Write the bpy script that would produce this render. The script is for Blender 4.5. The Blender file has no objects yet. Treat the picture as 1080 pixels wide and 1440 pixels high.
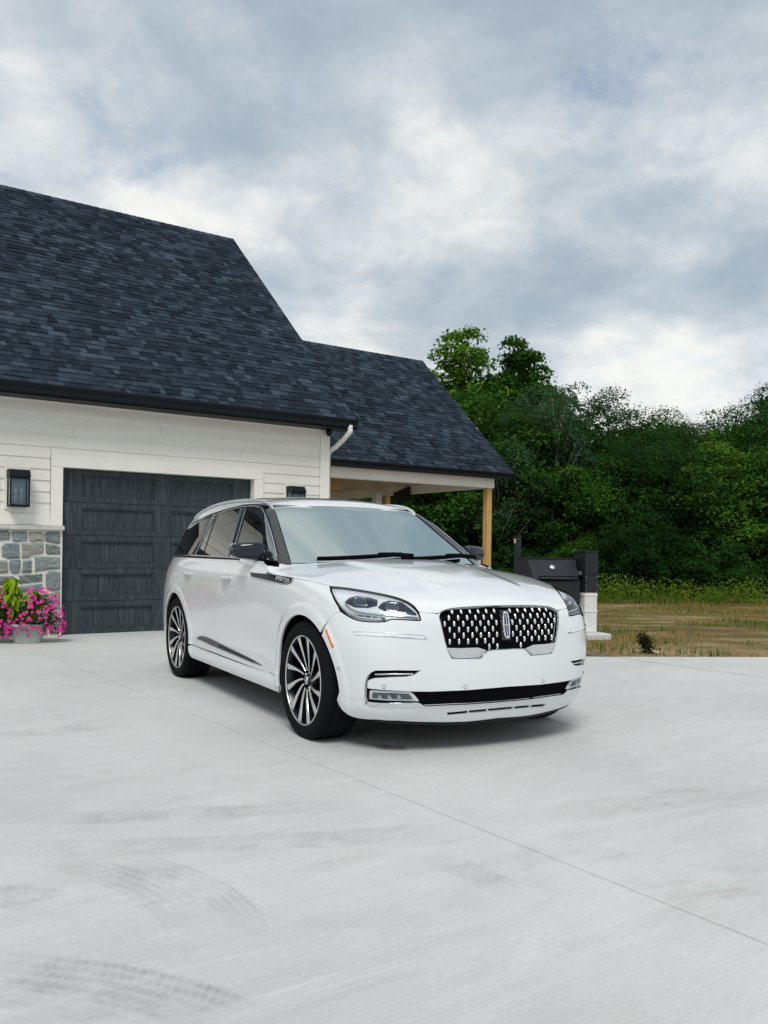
import bpy, bmesh, math, random
import numpy as np
from mathutils import Vector, Matrix
from mathutils.geometry import delaunay_2d_cdt

# ------------------------------------------------------------------ camera, sky, sun, exposure
SC = bpy.context.scene
COL = SC.collection
CAM_F, CAM_H, CAM_CY, CAM_ROLL = 1239.05, 1.2215, 774.43, 0.0135     # focal length and horizon row of a 1080 x 1440 frame
CAR_X, CAR_Y, CAR_YAW = 0.3376, 6.1941, -1.0734

cam_data = bpy.data.cameras.new('camera')
cam = bpy.data.objects.new('camera', cam_data)
COL.objects.link(cam)
cam.location = (0, 0, CAM_H)
cam.rotation_euler = (Matrix.Rotation(math.pi / 2, 4, 'X') @ Matrix.Rotation(CAM_ROLL, 4, 'Z')).to_euler()
cam_data.sensor_fit = 'VERTICAL'
cam_data.sensor_height = 36.0
cam_data.sensor_width = 27.0
cam_data.lens = CAM_F / 1440 * 36.0
_sh = (CAM_CY - 720) / 1440
cam_data.shift_y = _sh
cam_data.clip_start = 0.05
cam_data.clip_end = 2000
SC.camera = cam
SC.view_settings.view_transform = 'Standard'
SC.view_settings.look = 'None'
SC.view_settings.gamma = 1.0
SC.view_settings.exposure = 0.5
SC.view_settings.use_curve_mapping = False

SUN_EL, SUN_AZ = math.radians(54), math.radians(186)     # azimuth clockwise from +Y (the view direction)
sun_data = bpy.data.lights.new('sun', 'SUN')
sun_data.energy = 1.5
sun_data.angle = math.radians(22)
sun_data.color = (1.0, 0.985, 0.95)
sun = bpy.data.objects.new('sun', sun_data)
COL.objects.link(sun)
_sd = Vector((math.sin(SUN_AZ) * math.cos(SUN_EL), math.cos(SUN_AZ) * math.cos(SUN_EL), math.sin(SUN_EL)))
sun.rotation_euler = _sd.to_track_quat('Z', 'Y').to_euler()
sun.location = (0, 0, 40)

world = bpy.data.worlds.new('World')
SC.world = world
world.use_nodes = True


def build_world():
    nt = world.node_tree
    nt.nodes.clear()
    N, L = nt.nodes.new, nt.links.new
    out = N('ShaderNodeOutputWorld')
    sky = N('ShaderNodeTexSky')
    sky.sky_type = 'NISHITA'
    sky.sun_disc = False
    sky.sun_elevation = SUN_EL
    sky.sun_rotation = SUN_AZ
    bg_sky = N('ShaderNodeBackground')
    bg_sky.inputs['Strength'].default_value = 0.1
    L(sky.outputs[0], bg_sky.inputs['Color'])
    # a cloud deck seen from below: the view direction meets a level sheet, so the clouds shrink towards the horizon
    tc = N('ShaderNodeTexCoord')
    sep = N('ShaderNodeSeparateXYZ')
    L(tc.outputs['Generated'], sep.inputs[0])
    def math_n(op, a, b=None, clamp=False):
        n = N('ShaderNodeMath'); n.operation = op; n.use_clamp = clamp
        for i, v in enumerate((a, b)):
            if v is None: continue
            if isinstance(v, (int, float)): n.inputs[i].default_value = v
            else: L(v, n.inputs[i])
        return n.outputs[0]
    zc = math_n('ADD', math_n('MAXIMUM', sep.outputs[2], 0.0), 0.38)
    px, py = math_n('DIVIDE', sep.outputs[0], zc), math_n('DIVIDE', sep.outputs[1], zc)
    comb = N('ShaderNodeCombineXYZ')
    L(px, comb.inputs[0]); L(py, comb.inputs[1]); comb.inputs[2].default_value = 3.7
    def noise(scale, detail, rough, dist=0.0, off=(0, 0, 0), sc=(1, 1, 1)):
        mp = N('ShaderNodeMapping')
        mp.inputs['Location'].default_value = off
        mp.inputs['Scale'].default_value = sc
        L(comb.outputs[0], mp.inputs[0])
        n = N('ShaderNodeTexNoise')
        n.inputs['Scale'].default_value = scale
        n.inputs['Detail'].default_value = detail
        n.inputs['Roughness'].default_value = rough
        n.inputs['Distortion'].default_value = dist
        L(mp.outputs[0], n.inputs['Vector'])
        return n.outputs['Fac']
    def ramp(fac, stops):
        r = N('ShaderNodeValToRGB')
        r.color_ramp.interpolation = 'B_SPLINE'
        els = r.color_ramp.elements
        while len(els) < len(stops): els.new(0.5)
        for e, (p, c) in zip(els, stops):
            e.position = p
            e.color = (*c, 1) if isinstance(c, tuple) else (c, c, c, 1)
        L(fac, r.inputs[0])
        return r.outputs[0]
    big = noise(SKY['big'], 3, 0.45, 0.0, SKY['off'])
    mid = noise(SKY['mid'], 6, 0.52, 0.1, (5.1, 2.2, 0))
    wisp = noise(SKY['fine'], 9, 0.65, 0.6, (9.1, 4.2, 0))
    mixf = math_n('ADD', math_n('ADD', math_n('MULTIPLY', big, 0.46), math_n('MULTIPLY', mid, 0.42)), math_n('MULTIPLY', wisp, 0.12))
    col = ramp(mixf, SKY['ramp'])
    cover = ramp(noise(SKY['gap'], 8, 0.62, 0.4, SKY['gapoff']), [(0.30, 0.25), (0.40, 1.0)])
    bg_c = N('ShaderNodeBackground')
    L(col, bg_c.inputs['Color'])
    bg_c.inputs['Strength'].default_value = SKY['strength']
    mix = N('ShaderNodeMixShader')
    L(cover, mix.inputs[0]); L(bg_sky.outputs[0], mix.inputs[1]); L(bg_c.outputs[0], mix.inputs[2])
    L(mix.outputs[0], out.inputs['Surface'])


SKY = dict(big=1.2, mid=3.4, fine=9.0, gap=2.3, off=(8.8, 2.1, 0), gapoff=(1.3, 7.7, 0), strength=0.69,
           ramp=[(0.40, (0.39, 0.47, 0.55)), (0.46, (0.53, 0.60, 0.66)), (0.51, (0.72, 0.765, 0.79)), (0.57, (1.07, 1.05, 0.99))])
build_world()

# ------------------------------------------------------------------ general helpers
RNG = random.Random(11)


def _lnk(nt, v, sock):
    if isinstance(v, (int, float)): sock.default_value = v
    elif isinstance(v, (tuple, list)):
        sock.default_value = tuple(v) if len(v) == len(sock.default_value) else (*v, 1)
    else: nt.links.new(v, sock)


def material(name, color=(0.5, 0.5, 0.5), rough=0.5, metal=0.0, coat=0.0, spec=0.5, **kw):
    m = bpy.data.materials.new(name)
    m.use_nodes = True
    b = m.node_tree.nodes['Principled BSDF']
    b.inputs['Base Color'].default_value = (*color, 1)
    b.inputs['Roughness'].default_value = rough
    b.inputs['Metallic'].default_value = metal
    b.inputs['Coat Weight'].default_value = coat
    b.inputs['Coat Roughness'].default_value = kw.get('coat_rough', 0.03)
    b.inputs['Specular IOR Level'].default_value = spec
    if 'emit' in kw:
        b.inputs['Emission Color'].default_value = (*kw['emit'], 1)
        b.inputs['Emission Strength'].default_value = kw.get('emit_s', 1.0)
    if 'trans' in kw: b.inputs['Transmission Weight'].default_value = kw['trans']
    if 'ior' in kw: b.inputs['IOR'].default_value = kw['ior']
    if 'sub' in kw:
        b.inputs['Subsurface Weight'].default_value = kw['sub']
    return m


class Nodes:
    """small wrapper for building node materials"""
    def __init__(self, m):
        self.nt = m.node_tree
        self.b = self.nt.nodes.get('Principled BSDF')
    def new(self, t, **kw):
        n = self.nt.nodes.new(t)
        for k, v in kw.items(): setattr(n, k, v)
        return n
    def coord(self, kind='Object'):
        return self.new('ShaderNodeTexCoord').outputs[kind]
    def mapping(self, vec, loc=(0, 0, 0), rot=(0, 0, 0), scale=(1, 1, 1)):
        n = self.new('ShaderNodeMapping')
        n.inputs['Location'].default_value = loc
        n.inputs['Rotation'].default_value = rot
        n.inputs['Scale'].default_value = scale
        self.nt.links.new(vec, n.inputs[0])
        return n.outputs[0]
    def noise(self, vec, scale, detail=4, rough=0.55, dist=0.0):
        n = self.new('ShaderNodeTexNoise')
        n.inputs['Scale'].default_value = scale
        n.inputs['Detail'].default_value = detail
        n.inputs['Roughness'].default_value = rough
        n.inputs['Distortion'].default_value = dist
        self.nt.links.new(vec, n.inputs['Vector'])
        return n.outputs['Fac']
    def ramp(self, fac, stops, interp='LINEAR'):
        r = self.new('ShaderNodeValToRGB')
        r.color_ramp.interpolation = interp
        els = r.color_ramp.elements
        while len(els) < len(stops): els.new(0.5)
        for e, (p, c) in zip(els, stops):
            e.position = p
            e.color = (*c, 1) if isinstance(c, tuple) else (c, c, c, 1)
        self.nt.links.new(fac, r.inputs[0])
        return r.outputs[0]
    def math(self, op, a, b=None, clamp=False):
        n = self.new('ShaderNodeMath', operation=op, use_clamp=clamp)
        _lnk(self.nt, a, n.inputs[0])
        if b is not None: _lnk(self.nt, b, n.inputs[1])
        return n.outputs[0]
    def mix(self, fac, a, b, blend='MIX'):
        n = self.new('ShaderNodeMix', data_type='RGBA', blend_type=blend)
        _lnk(self.nt, fac, n.inputs[0]); _lnk(self.nt, a, n.inputs[6]); _lnk(self.nt, b, n.inputs[7])
        return n.outputs[2]
    def bump(self, height, strength=0.3, dist=0.01):
        n = self.new('ShaderNodeBump')
        n.inputs['Strength'].default_value = strength
        n.inputs['Distance'].default_value = dist
        self.nt.links.new(height, n.inputs['Height'])
        return n.outputs[0]
    def set(self, **kw):
        for k, v in kw.items():
            _lnk(self.nt, v, self.b.inputs[k.replace('_', ' ')])


def tag(o, label=None, cat=None, group=None, kind=None):
    if label: o['label'] = label
    if cat: o['category'] = cat
    if group: o['group'] = group
    if kind: o['kind'] = kind
    return o


def empty(name, loc=(0, 0, 0), rotz=0.0, parent=None):
    o = bpy.data.objects.new(name, None)
    COL.objects.link(o)
    o.location = loc
    o.rotation_euler = (0, 0, rotz)
    o.empty_display_size = 0.1
    if parent: o.parent = parent
    return o


def link_mesh(name, me, mat=None, parent=None):
    o = bpy.data.objects.new(name, me)
    COL.objects.link(o)
    if mat is not None and not me.materials: me.materials.append(mat)
    if parent is not None: o.parent = parent
    return o


def make_mesh(name, verts, faces, mat=None, smooth=False, normals=None):
    me = bpy.data.meshes.new(name)
    me.from_pydata([tuple(map(float, v)) for v in verts], [], [tuple(map(int, f)) for f in faces])
    if smooth: me.polygons.foreach_set('use_smooth', [True] * len(me.polygons))
    if mat is not None: me.materials.append(mat)
    me.update()
    if normals is not None:
        me.normals_split_custom_set_from_vertices([tuple(map(float, n)) for n in normals])
    return me


def mobj(name, verts, faces, mat, parent=None, smooth=False, normals=None):
    return link_mesh(name, make_mesh(name, verts, faces, mat, smooth, normals), None, parent)


def bm_obj(name, bm, mat, parent=None, smooth=False):
    me = bpy.data.meshes.new(name)
    bm.to_mesh(me); bm.free()
    if smooth: me.polygons.foreach_set('use_smooth', [True] * len(me.polygons))
    me.materials.append(mat)
    return link_mesh(name, me, None, parent)


def box_bm(bm, lo, hi, bevel=0.0, mat=None):
    """axis-aligned box into bm, optionally bevelled, optionally transformed by a Matrix"""
    lo, hi = Vector(lo), Vector(hi)
    b2 = bmesh.new()
    bmesh.ops.create_cube(b2, size=1.0)
    for v in b2.verts:
        v.co = Vector([lo[i] + (v.co[i] + 0.5) * (hi[i] - lo[i]) for i in range(3)])
    if bevel > 0:
        bmesh.ops.bevel(b2, geom=list(b2.edges), offset=bevel, segments=2, affect='EDGES', profile=0.5)
    if mat is not None: b2.transform(mat)
    me = bpy.data.meshes.new('tmp'); b2.to_mesh(me); b2.free()
    bm.from_mesh(me); bpy.data.meshes.remove(me)


def box_obj(name, lo, hi, mat, parent=None, bevel=0.0, xf=None, smooth=False):
    bm = bmesh.new()
    box_bm(bm, lo, hi, bevel, xf)
    return bm_obj(name, bm, mat, parent, smooth)


def tube_data(pts, radii, seg=10, cap=True):
    pts = [Vector(p) for p in pts]
    n = len(pts)
    if isinstance(radii, (int, float)): radii = [radii] * n
    V, Fc = [], []
    ref = None
    for i, p in enumerate(pts):
        t = (pts[min(i + 1, n - 1)] - pts[max(i - 1, 0)]).normalized()
        if ref is None: ref = t.orthogonal().normalized()
        else: ref = (ref - t * ref.dot(t)).normalized()
        b = t.cross(ref)
        for k in range(seg):
            a = 2 * math.pi * k / seg
            V.append(p + (ref * math.cos(a) + b * math.sin(a)) * radii[i])
    for i in range(n - 1):
        for k in range(seg):
            k2 = (k + 1) % seg
            Fc.append((i * seg + k, i * seg + k2, (i + 1) * seg + k2, (i + 1) * seg + k))
    if cap:
        Fc.append(tuple(range(seg - 1, -1, -1)))
        Fc.append(tuple((n - 1) * seg + k for k in range(seg)))
    return V, Fc


def tube_obj(name, pts, radii, mat, parent=None, seg=10):
    V, Fc = tube_data(pts, radii, seg)
    return mobj(name, V, Fc, mat, parent, True)


def lathe_data(profile, seg=48, axis='y'):
    """profile: list of (radius, along-axis)"""
    V, Fc = [], []
    n = len(profile)
    for k in range(seg):
        a = 2 * math.pi * k / seg
        for r, h in profile:
            V.append((r * math.cos(a), h, r * math.sin(a)) if axis == 'y' else (r * math.cos(a), r * math.sin(a), h))
    for k in range(seg):
        k2 = (k + 1) % seg
        for i in range(n - 1):
            Fc.append((k * n + i, k * n + i + 1, k2 * n + i + 1, k2 * n + i))
    return V, Fc


def resample(pts, step, closed=False):
    """resample a polyline at about `step`, keeping its own corners"""
    pts = [np.asarray(p, float) for p in pts]
    out = []
    m = len(pts)
    for i in range(m if closed else m - 1):
        a, b = pts[i], pts[(i + 1) % m]
        k = max(1, int(math.ceil(np.linalg.norm(b - a) / step)))
        for j in range(k): out.append(a + (b - a) * j / k)
    if not closed: out.append(pts[-1])
    return np.array(out)


def smooth_curve(pts, n=8, closed=False):
    """Catmull-Rom through the points"""
    P = [np.asarray(p, float) for p in pts]
    m = len(P)
    out = []
    for i in range(m if closed else m - 1):
        if closed: p0, p1, p2, p3 = P[(i - 1) % m], P[i], P[(i + 1) % m], P[(i + 2) % m]
        else: p0, p1, p2, p3 = P[max(i - 1, 0)], P[i], P[i + 1], P[min(i + 2, m - 1)]
        for j in range(n):
            t = j / n
            out.append(0.5 * (2 * p1 + (p2 - p0) * t + (2 * p0 - 5 * p1 + 4 * p2 - p3) * t * t + (3 * p1 - p0 - 3 * p2 + p3) * t ** 3))
    if not closed: out.append(P[-1])
    return np.array(out)


def in_poly(pts, poly):
    pts = np.asarray(pts, float); poly = np.asarray(poly, float)
    x, y = pts[:, 0], pts[:, 1]
    inside = np.zeros(len(pts), bool)
    j = len(poly) - 1
    for i in range(len(poly)):
        xi, yi, xj, yj = poly[i, 0], poly[i, 1], poly[j, 0], poly[j, 1]
        c = ((yi > y) != (yj > y)) & (x < (xj - xi) * (y - yi) / (yj - yi + 1e-30) + xi)
        inside ^= c
        j = i
    return inside


def poly_dist(pts, poly):
    """distance of points to a closed polyline"""
    pts = np.asarray(pts, float); poly = np.asarray(poly, float)
    best = np.full(len(pts), 1e9)
    for i in range(len(poly)):
        a, b = poly[i], poly[(i + 1) % len(poly)]
        d = b - a
        t = np.clip(((pts - a) @ d) / (d @ d + 1e-18), 0, 1)
        best = np.minimum(best, np.linalg.norm(pts - (a + t[:, None] * d), axis=1))
    return best


def poly_area(p):
    p = np.asarray(p); x, y = p[:, 0], p[:, 1]
    return 0.5 * float(np.sum(x * np.roll(y, -1) - np.roll(x, -1) * y))


def poly_inset(poly, d):
    """move every edge of a closed polygon inwards by d"""
    P = np.asarray(poly, float)
    if poly_area(P) < 0: P = P[::-1]
    n = len(P)
    out = []
    for i in range(n):
        a, b, c = P[i - 1], P[i], P[(i + 1) % n]
        u, v = b - a, c - b
        u = u / (np.linalg.norm(u) + 1e-12); v = v / (np.linalg.norm(v) + 1e-12)
        nu, nv = np.array([-u[1], u[0]]), np.array([-v[1], v[0]])
        bis = nu + nv
        l = np.linalg.norm(bis)
        if l < 1e-6: out.append(b + nu * d); continue
        bis /= l
        out.append(b + bis * d / max(0.35, float(bis @ nu)))
    return np.array(out)


def nspline(xs, ys):
    """natural cubic spline through (xs, ys); ys may have extra axes"""
    xs = np.asarray(xs, float); ys = np.asarray(ys, float)
    n = len(xs); h = np.diff(xs)
    A = np.zeros((n, n)); R = np.zeros_like(ys)
    A[0, 0] = A[-1, -1] = 1
    for i in range(1, n - 1):
        A[i, i - 1] = h[i - 1]; A[i, i] = 2 * (h[i - 1] + h[i]); A[i, i + 1] = h[i]
        R[i] = 6 * ((ys[i + 1] - ys[i]) / h[i] - (ys[i] - ys[i - 1]) / h[i - 1])
    M = np.linalg.solve(A, R.reshape(n, -1)).reshape(ys.shape)
    def f(q):
        q = np.asarray(q, float)
        qc = np.clip(q, xs[0], xs[-1])
        i = np.clip(np.searchsorted(xs, qc) - 1, 0, n - 2)
        t = qc - xs[i]; hh = h[i]
        def ex(a): return a.reshape(a.shape + (1,) * (ys.ndim - 1))
        t, hh = ex(t), ex(hh)
        y0, y1, m0, m1 = ys[i], ys[i + 1], M[i], M[i + 1]
        b = (y1 - y0) / hh - hh * (2 * m0 + m1) / 6
        return y0 + b * t + m0 / 2 * t ** 2 + (m1 - m0) / (6 * hh) * t ** 3
    return f
# ------------------------------------------------------------------ the white SUV: body as a smooth implicit surface, cut into panels
# car frame: x forward from the front axle, y to the car's own left, z up; the camera looks at the right side (y < 0)
_c, _s = math.cos(CAR_YAW), math.sin(CAR_YAW)


def cam_ray(u, v):
    """a pixel of the 1080 x 1440 photograph as a ray in the car frame"""
    dx, dy = u - 540.0, v - CAM_CY
    c, s = math.cos(CAM_ROLL), math.sin(CAM_ROLL)
    x, y = dx * c + dy * s, -dx * s + dy * c
    d = np.array([x / CAM_F, 1.0, -y / CAM_F]); o = np.array([-CAR_X, -CAR_Y, CAM_H])
    R = lambda a: np.array([a[0] * _c + a[1] * _s, -a[0] * _s + a[1] * _c, a[2]])
    d = R(d)
    return R(o), d / np.linalg.norm(d)


# plan outline of the body at its widest, nose centre to tail centre
PLAN = np.array([(0.898, -0.12), (0.900, 0), (0.898, .12), (0.882, .29), (0.853, .43), (0.820, .57), (0.778, .69), (0.715, .79), (0.62, .868), (0.48, .925), (0.30, .962), (0.08, .985), (-.2, .996), (-.6, 1.0),
                 (-1.2, 1.0), (-1.8, 1.0), (-2.4, 1.003), (-3.0, 1.003), (-3.35, .985), (-3.65, .945), (-3.87, .88), (-4.02, .77), (-4.10, .62), (-4.14, .42), (-4.155, .2), (-4.16, 0), (-4.155, -.2)])
_ch = np.concatenate([[0], np.cumsum(np.linalg.norm(np.diff(PLAN, axis=0), axis=1))])
_pl = nspline(_ch, PLAN)
_tt = np.linspace(0, _ch[-1], 24001)
_pp = _pl(_tt)
_al = np.concatenate([[0], np.cumsum(np.linalg.norm(np.diff(_pp, axis=0), axis=1))])
_NS = 12001
_ss = np.linspace(0, _al[-1], _NS)
_B = np.stack([np.interp(_ss, _al, _pp[:, 0]), np.interp(_ss, _al, _pp[:, 1])], 1)
_T = np.gradient(_B, _ss, axis=0); _T /= np.linalg.norm(_T, axis=1)[:, None]
_Nn = np.stack([_T[:, 1], -_T[:, 0]], 1)
if _Nn[_NS // 2, 1] < 0: _Nn = -_Nn
_K = np.gradient(np.unwrap(np.arctan2(_T[:, 1], _T[:, 0])), _ss)
_k = np.ones(61) / 61
_K = np.abs(np.convolve(_K, _k, 'same'))
_gx, _gy = np.linspace(-4.8, 1.5, 211), np.linspace(0, 1.7, 58)
_sub = _B[::12]
_gi = np.zeros((len(_gx), len(_gy)))
for _i, _x in enumerate(_gx):
    d2 = (_sub[None, :, 0] - _x) ** 2 + (_sub[None, :, 1] - _gy[:, None]) ** 2
    _gi[_i] = np.argmin(d2, axis=1) * 12 * (_ss[1] - _ss[0])


def plan_s(x, y):
    i = np.clip(((x + 4.8) / 6.3 * 210).round().astype(int), 0, 210)
    j = np.clip((y / 1.7 * 57).round().astype(int), 0, 57)
    s = _gi[i, j]
    for _ in range(4):
        q = np.clip(s / _ss[-1] * (_NS - 1), 0, _NS - 1.001)
        a = q.astype(int); w = (q - a)[:, None]
        B = _B[a] * (1 - w) + _B[a + 1] * w
        T = _T[a] * (1 - w) + _T[a + 1] * w
        g = (x - B[:, 0]) * T[:, 0] + (y - B[:, 1]) * T[:, 1]
        sd = (x - B[:, 0]) * _Nn[a, 0] + (y - B[:, 1]) * _Nn[a, 1]
        s = np.clip(s + g / np.maximum(0.3, 1 + _K[a] * sd), 0, _ss[-1])
    q = np.clip(s / _ss[-1] * (_NS - 1), 0, _NS - 1.001)
    a = q.astype(int); w = (q - a)[:, None]
    B = _B[a] * (1 - w) + _B[a + 1] * w
    N = _Nn[a] * (1 - w) + _Nn[a + 1] * w
    return s, (x - B[:, 0]) * N[:, 0] + (y - B[:, 1]) * N[:, 1]


# how far the section leans in from the plan outline, by height, at stations round the body
ZK = [.12, .20, .27, .34, .42, .50, .60, .70, .80, .88, .95, 1.00, 1.06, 1.11, 1.16, 1.24]
SECT = {
    'nose': [.16, .095, .060, .018, .004, .002, .008, .016, .026, .040, .060, .085, .12, .15, .18, .22],
    'mid': [.16, .090, .050, .016, .004, .001, .003, .005, .010, .020, .040, .065, .10, .13, .16, .20],
    'corner': [.20, .110, .055, .030, .014, .006, .001, .006, .022, .043, .070, .096, .135, .17, .21, .26],
    'fenderf': [.15, .085, .052, .036, .024, .014, .004, .001, .007, .017, .031, .046, .075, .11, .15, .20],
    'wheelf': [.10, .060, .036, .022, .012, .006, .001, .000, .003, .008, .015, .022, .040, .070, .11, .17],
    'doorf': [.13, .070, .034, .030, .042, .046, .038, .024, .012, .006, .003, .002, .012, .032, .062, .11],
    'doorm': [.13, .070, .034, .031, .044, .048, .040, .025, .013, .007, .003, .001, .010, .030, .060, .11],
    'doorr': [.13, .070, .034, .030, .038, .040, .032, .020, .010, .005, .002, .001, .010, .030, .060, .11],
    'wheelr': [.10, .060, .036, .022, .010, .004, .000, .000, .001, .003, .007, .012, .024, .043, .073, .12],
    'rearq': [.14, .080, .044, .026, .012, .003, .000, .004, .010, .018, .030, .042, .062, .085, .112, .17],
    'tail': [.22, .120, .060, .025, .005, .000, .010, .035, .045, .050, .055, .060, .068, .078, .10, .15],
}
STX = [('nose', 0.0), ('mid', None, .45), ('corner', None, .72), ('fenderf', .34), ('wheelf', -.02), ('doorf', -.62), ('doorm', -1.5), ('doorr', -2.35),
       ('wheelr', -3.02), ('rearq', -3.75), ('tail', None, -0.3)]


def _s_at(x=None, y=None, rear=False):
    if x is not None: return _ss[np.argmin(np.abs(_B[:, 0] - x) + 10 * (_B[:, 1] < .3))]
    m = (_B[:, 0] < -3) if rear else (_B[:, 0] > 0)
    return _ss[np.argmin(np.abs(_B[:, 1] - y) + 10 * ~m)]


_st, _sv = [], []
for it in STX:
    if it[0] == 'nose': s0 = _s_at(y=0.0)
    elif it[0] == 'tail': s0 = _s_at(y=.35, rear=True)
    elif it[1] is None: s0 = _s_at(y=it[2])
    else: s0 = _s_at(x=it[1])
    _st.append(s0); _sv.append(SECT[it[0]])
_st = [_st[0] - 2 * (_st[1] - _st[0])] + [_st[0]] + _st[1:] + [_ss[-1] + .6]
_sv = [_sv[1]] + _sv + [_sv[-1]]
_st[0] = _st[1] - (_st[2] - _st[1])
_zq = np.linspace(ZK[0], ZK[-1], 1121)
_dz = nspline(ZK, np.array(_sv).T)(_zq).T
_sq = np.linspace(0, _ss[-1], 561)
_DT = nspline(_st, _dz)(_sq)


def _bil(tab, a, b):
    a = np.clip(a, 0, tab.shape[0] - 1.001); b = np.clip(b, 0, tab.shape[1] - 1.001)
    i, j = a.astype(int), b.astype(int); u, v = a - i, b - j
    return tab[i, j] * (1 - u) * (1 - v) + tab[i + 1, j] * u * (1 - v) + tab[i, j + 1] * (1 - u) * v + tab[i + 1, j + 1] * u * v


def sstep(a, b, x):
    t = np.clip((x - a) / (b - a), 0, 1)
    return t * t * (3 - 2 * t)


def smax(a, b, k):
    h = np.maximum(k - np.abs(a - b), 0) / k
    return np.maximum(a, b) + h * h * h * k / 6


WHEEL_X, HUB_Z, ARCH_R, TYRE_R = (0.0, -3.025), 0.385, 0.425, 0.386
_hood = nspline([-1.0, -.6, -.3, 0, .3, .5, .65, .75, .82, .88, .95], [1.20, 1.168, 1.143, 1.112, 1.066, 1.028, .988, .951, .917, .876, .815])


def hood_h(x, y):
    h = _hood(x) - .060 * (y / .85) ** 2.4 - .03 * np.clip(x, 0, 1) * (y / .8) ** 2
    # two raised folds that run from the windscreen towards the grille
    yc = .30 + .16 * np.clip((.75 - x) / 1.3, 0, 1.1)
    h = h + .014 * sstep(.07, -.05, y - yc) * sstep(.82, .5, x)
    belt = 1.150 + 0 * x
    return np.where(x > -.4, h, h + (belt - h) * sstep(-.55, -.80, x))


def F_body(P):
    x, y, z = P[:, 0], np.abs(P[:, 1]), P[:, 2]
    s, sd = plan_s(x, y)
    de = _bil(_DT, s / _ss[-1] * 560, (np.clip(z, ZK[0], ZK[-1]) - ZK[0]) / (ZK[-1] - ZK[0]) * 1120)
    for wx in WHEEL_X:
        r = np.hypot(x - wx, z - HUB_Z)
        de = de - .007 * sstep(.512, .478, r) * sstep(.6, .8, y)
    w = sd + de
    k = .02 + .10 * sstep(-.75, -.35, x)
    return smax(w * .96, (z - hood_h(x, y)) * .95, k)


_roof = nspline([-1.0, -1.36, -1.6, -1.9, -2.3, -2.7, -3.1, -3.5, -3.9][::-1], [1.50, 1.612, 1.662, 1.690, 1.703, 1.694, 1.664, 1.610, 1.535][::-1])


def F_green(P):
    x, y, z = P[:, 0], np.abs(P[:, 1]), P[:, 2]
    yb = .928 - .055 * sstep(-1.1, -.4, x) - .10 * sstep(-2.7, -4.2, x)
    dz = np.clip(z - 1.13, -.25, .62)
    yc = np.minimum(y, 1.0)
    side = (y - (yb - .40 * dz - .17 * dz * dz)) * .91
    roof = (z - (_roof(x) - .044 * (yc / .66) ** 2.6)) * .97
    c = .32 - .47 * np.clip(dz, 0, .5)
    xw = -.43 - 2.03 * dz + .25 * dz * (dz - .44) - c * yc * yc
    wind = (x - xw) * .44
    xr = -3.99 + .50 * dz + .28 * yc * yc
    rear = (xr - x) * .85
    m = smax(side, roof, .085)
    m = smax(m, wind, .05)
    return smax(m, rear, .16)


def grad(F, P, e=.003):
    g = np.stack([F(P + d) - F(P - d) for d in np.eye(3) * e], 1)
    return g / (np.linalg.norm(g, axis=1)[:, None] + 1e-12)


def trace(F, O, D, off=0.0, n=34):
    """march rays from outside until F = off"""
    t = np.zeros(len(O))
    for _ in range(n):
        t = np.clip(t + .8 * (F(O + D * t[:, None]) - off), -.5, 6)
    for _ in range(4):
        P = O + D * t[:, None]
        f0 = F(P) - off
        sl = (F(P + D * .002) - off - f0) / .002
        st = np.where(np.abs(sl) > .15, -f0 / sl, 0)
        t = t + np.clip(st, -.02, .02)
    return O + D * t[:, None]


def px(F, pts, off=0.0):
    """photograph pixels onto a body surface, as points of the car frame"""
    rays = [cam_ray(*p) for p in pts]
    O = np.array([r[0] for r in rays]); D = np.array([r[1] for r in rays])
    P = trace(F, O + D * 3.6, D, off, 80)
    return P


class Side:
    """parallel rays across the car onto its right side; 2-D coordinates are (x, z)"""
    def to2(self, P): return np.asarray(P)[:, [0, 2]]
    def rays(self, q):
        n = len(q)
        return np.stack([q[:, 0], np.full(n, -1.25), q[:, 1]], 1), np.tile([0, 1.0, 0], (n, 1))


class Fan:
    """rays towards a centre point; 2-D coordinates on the plane facing direction d"""
    def __init__(self, Q, d, up=(0, 0, 1), R=1.0, far=1.6):
        self.Q = np.array(Q, float); self.d = np.array(d, float); self.d /= np.linalg.norm(self.d)
        r = np.cross(np.array(up, float), self.d); self.r = r / np.linalg.norm(r)
        self.u = np.cross(self.d, self.r); self.R = R; self.far = far
    def to2(self, P):
        v = np.asarray(P) - self.Q
        t = v @ self.d
        return np.stack([v @ self.r / t, v @ self.u / t], 1) * self.R
    def rays(self, q):
        v = self.d + (q[:, :1] * self.r + q[:, 1:] * self.u) / self.R
        v = v / np.linalg.norm(v, axis=1)[:, None]
        return self.Q + v * self.far, -v


class Top:
    """rays straight down; 2-D coordinates are (x, y)"""
    def to2(self, P): return np.asarray(P)[:, [0, 1]]
    def rays(self, q):
        n = len(q)
        return np.stack([q[:, 0], q[:, 1], np.full(n, 2.1)], 1), np.tile([0, 0, -1.0], (n, 1))


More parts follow.
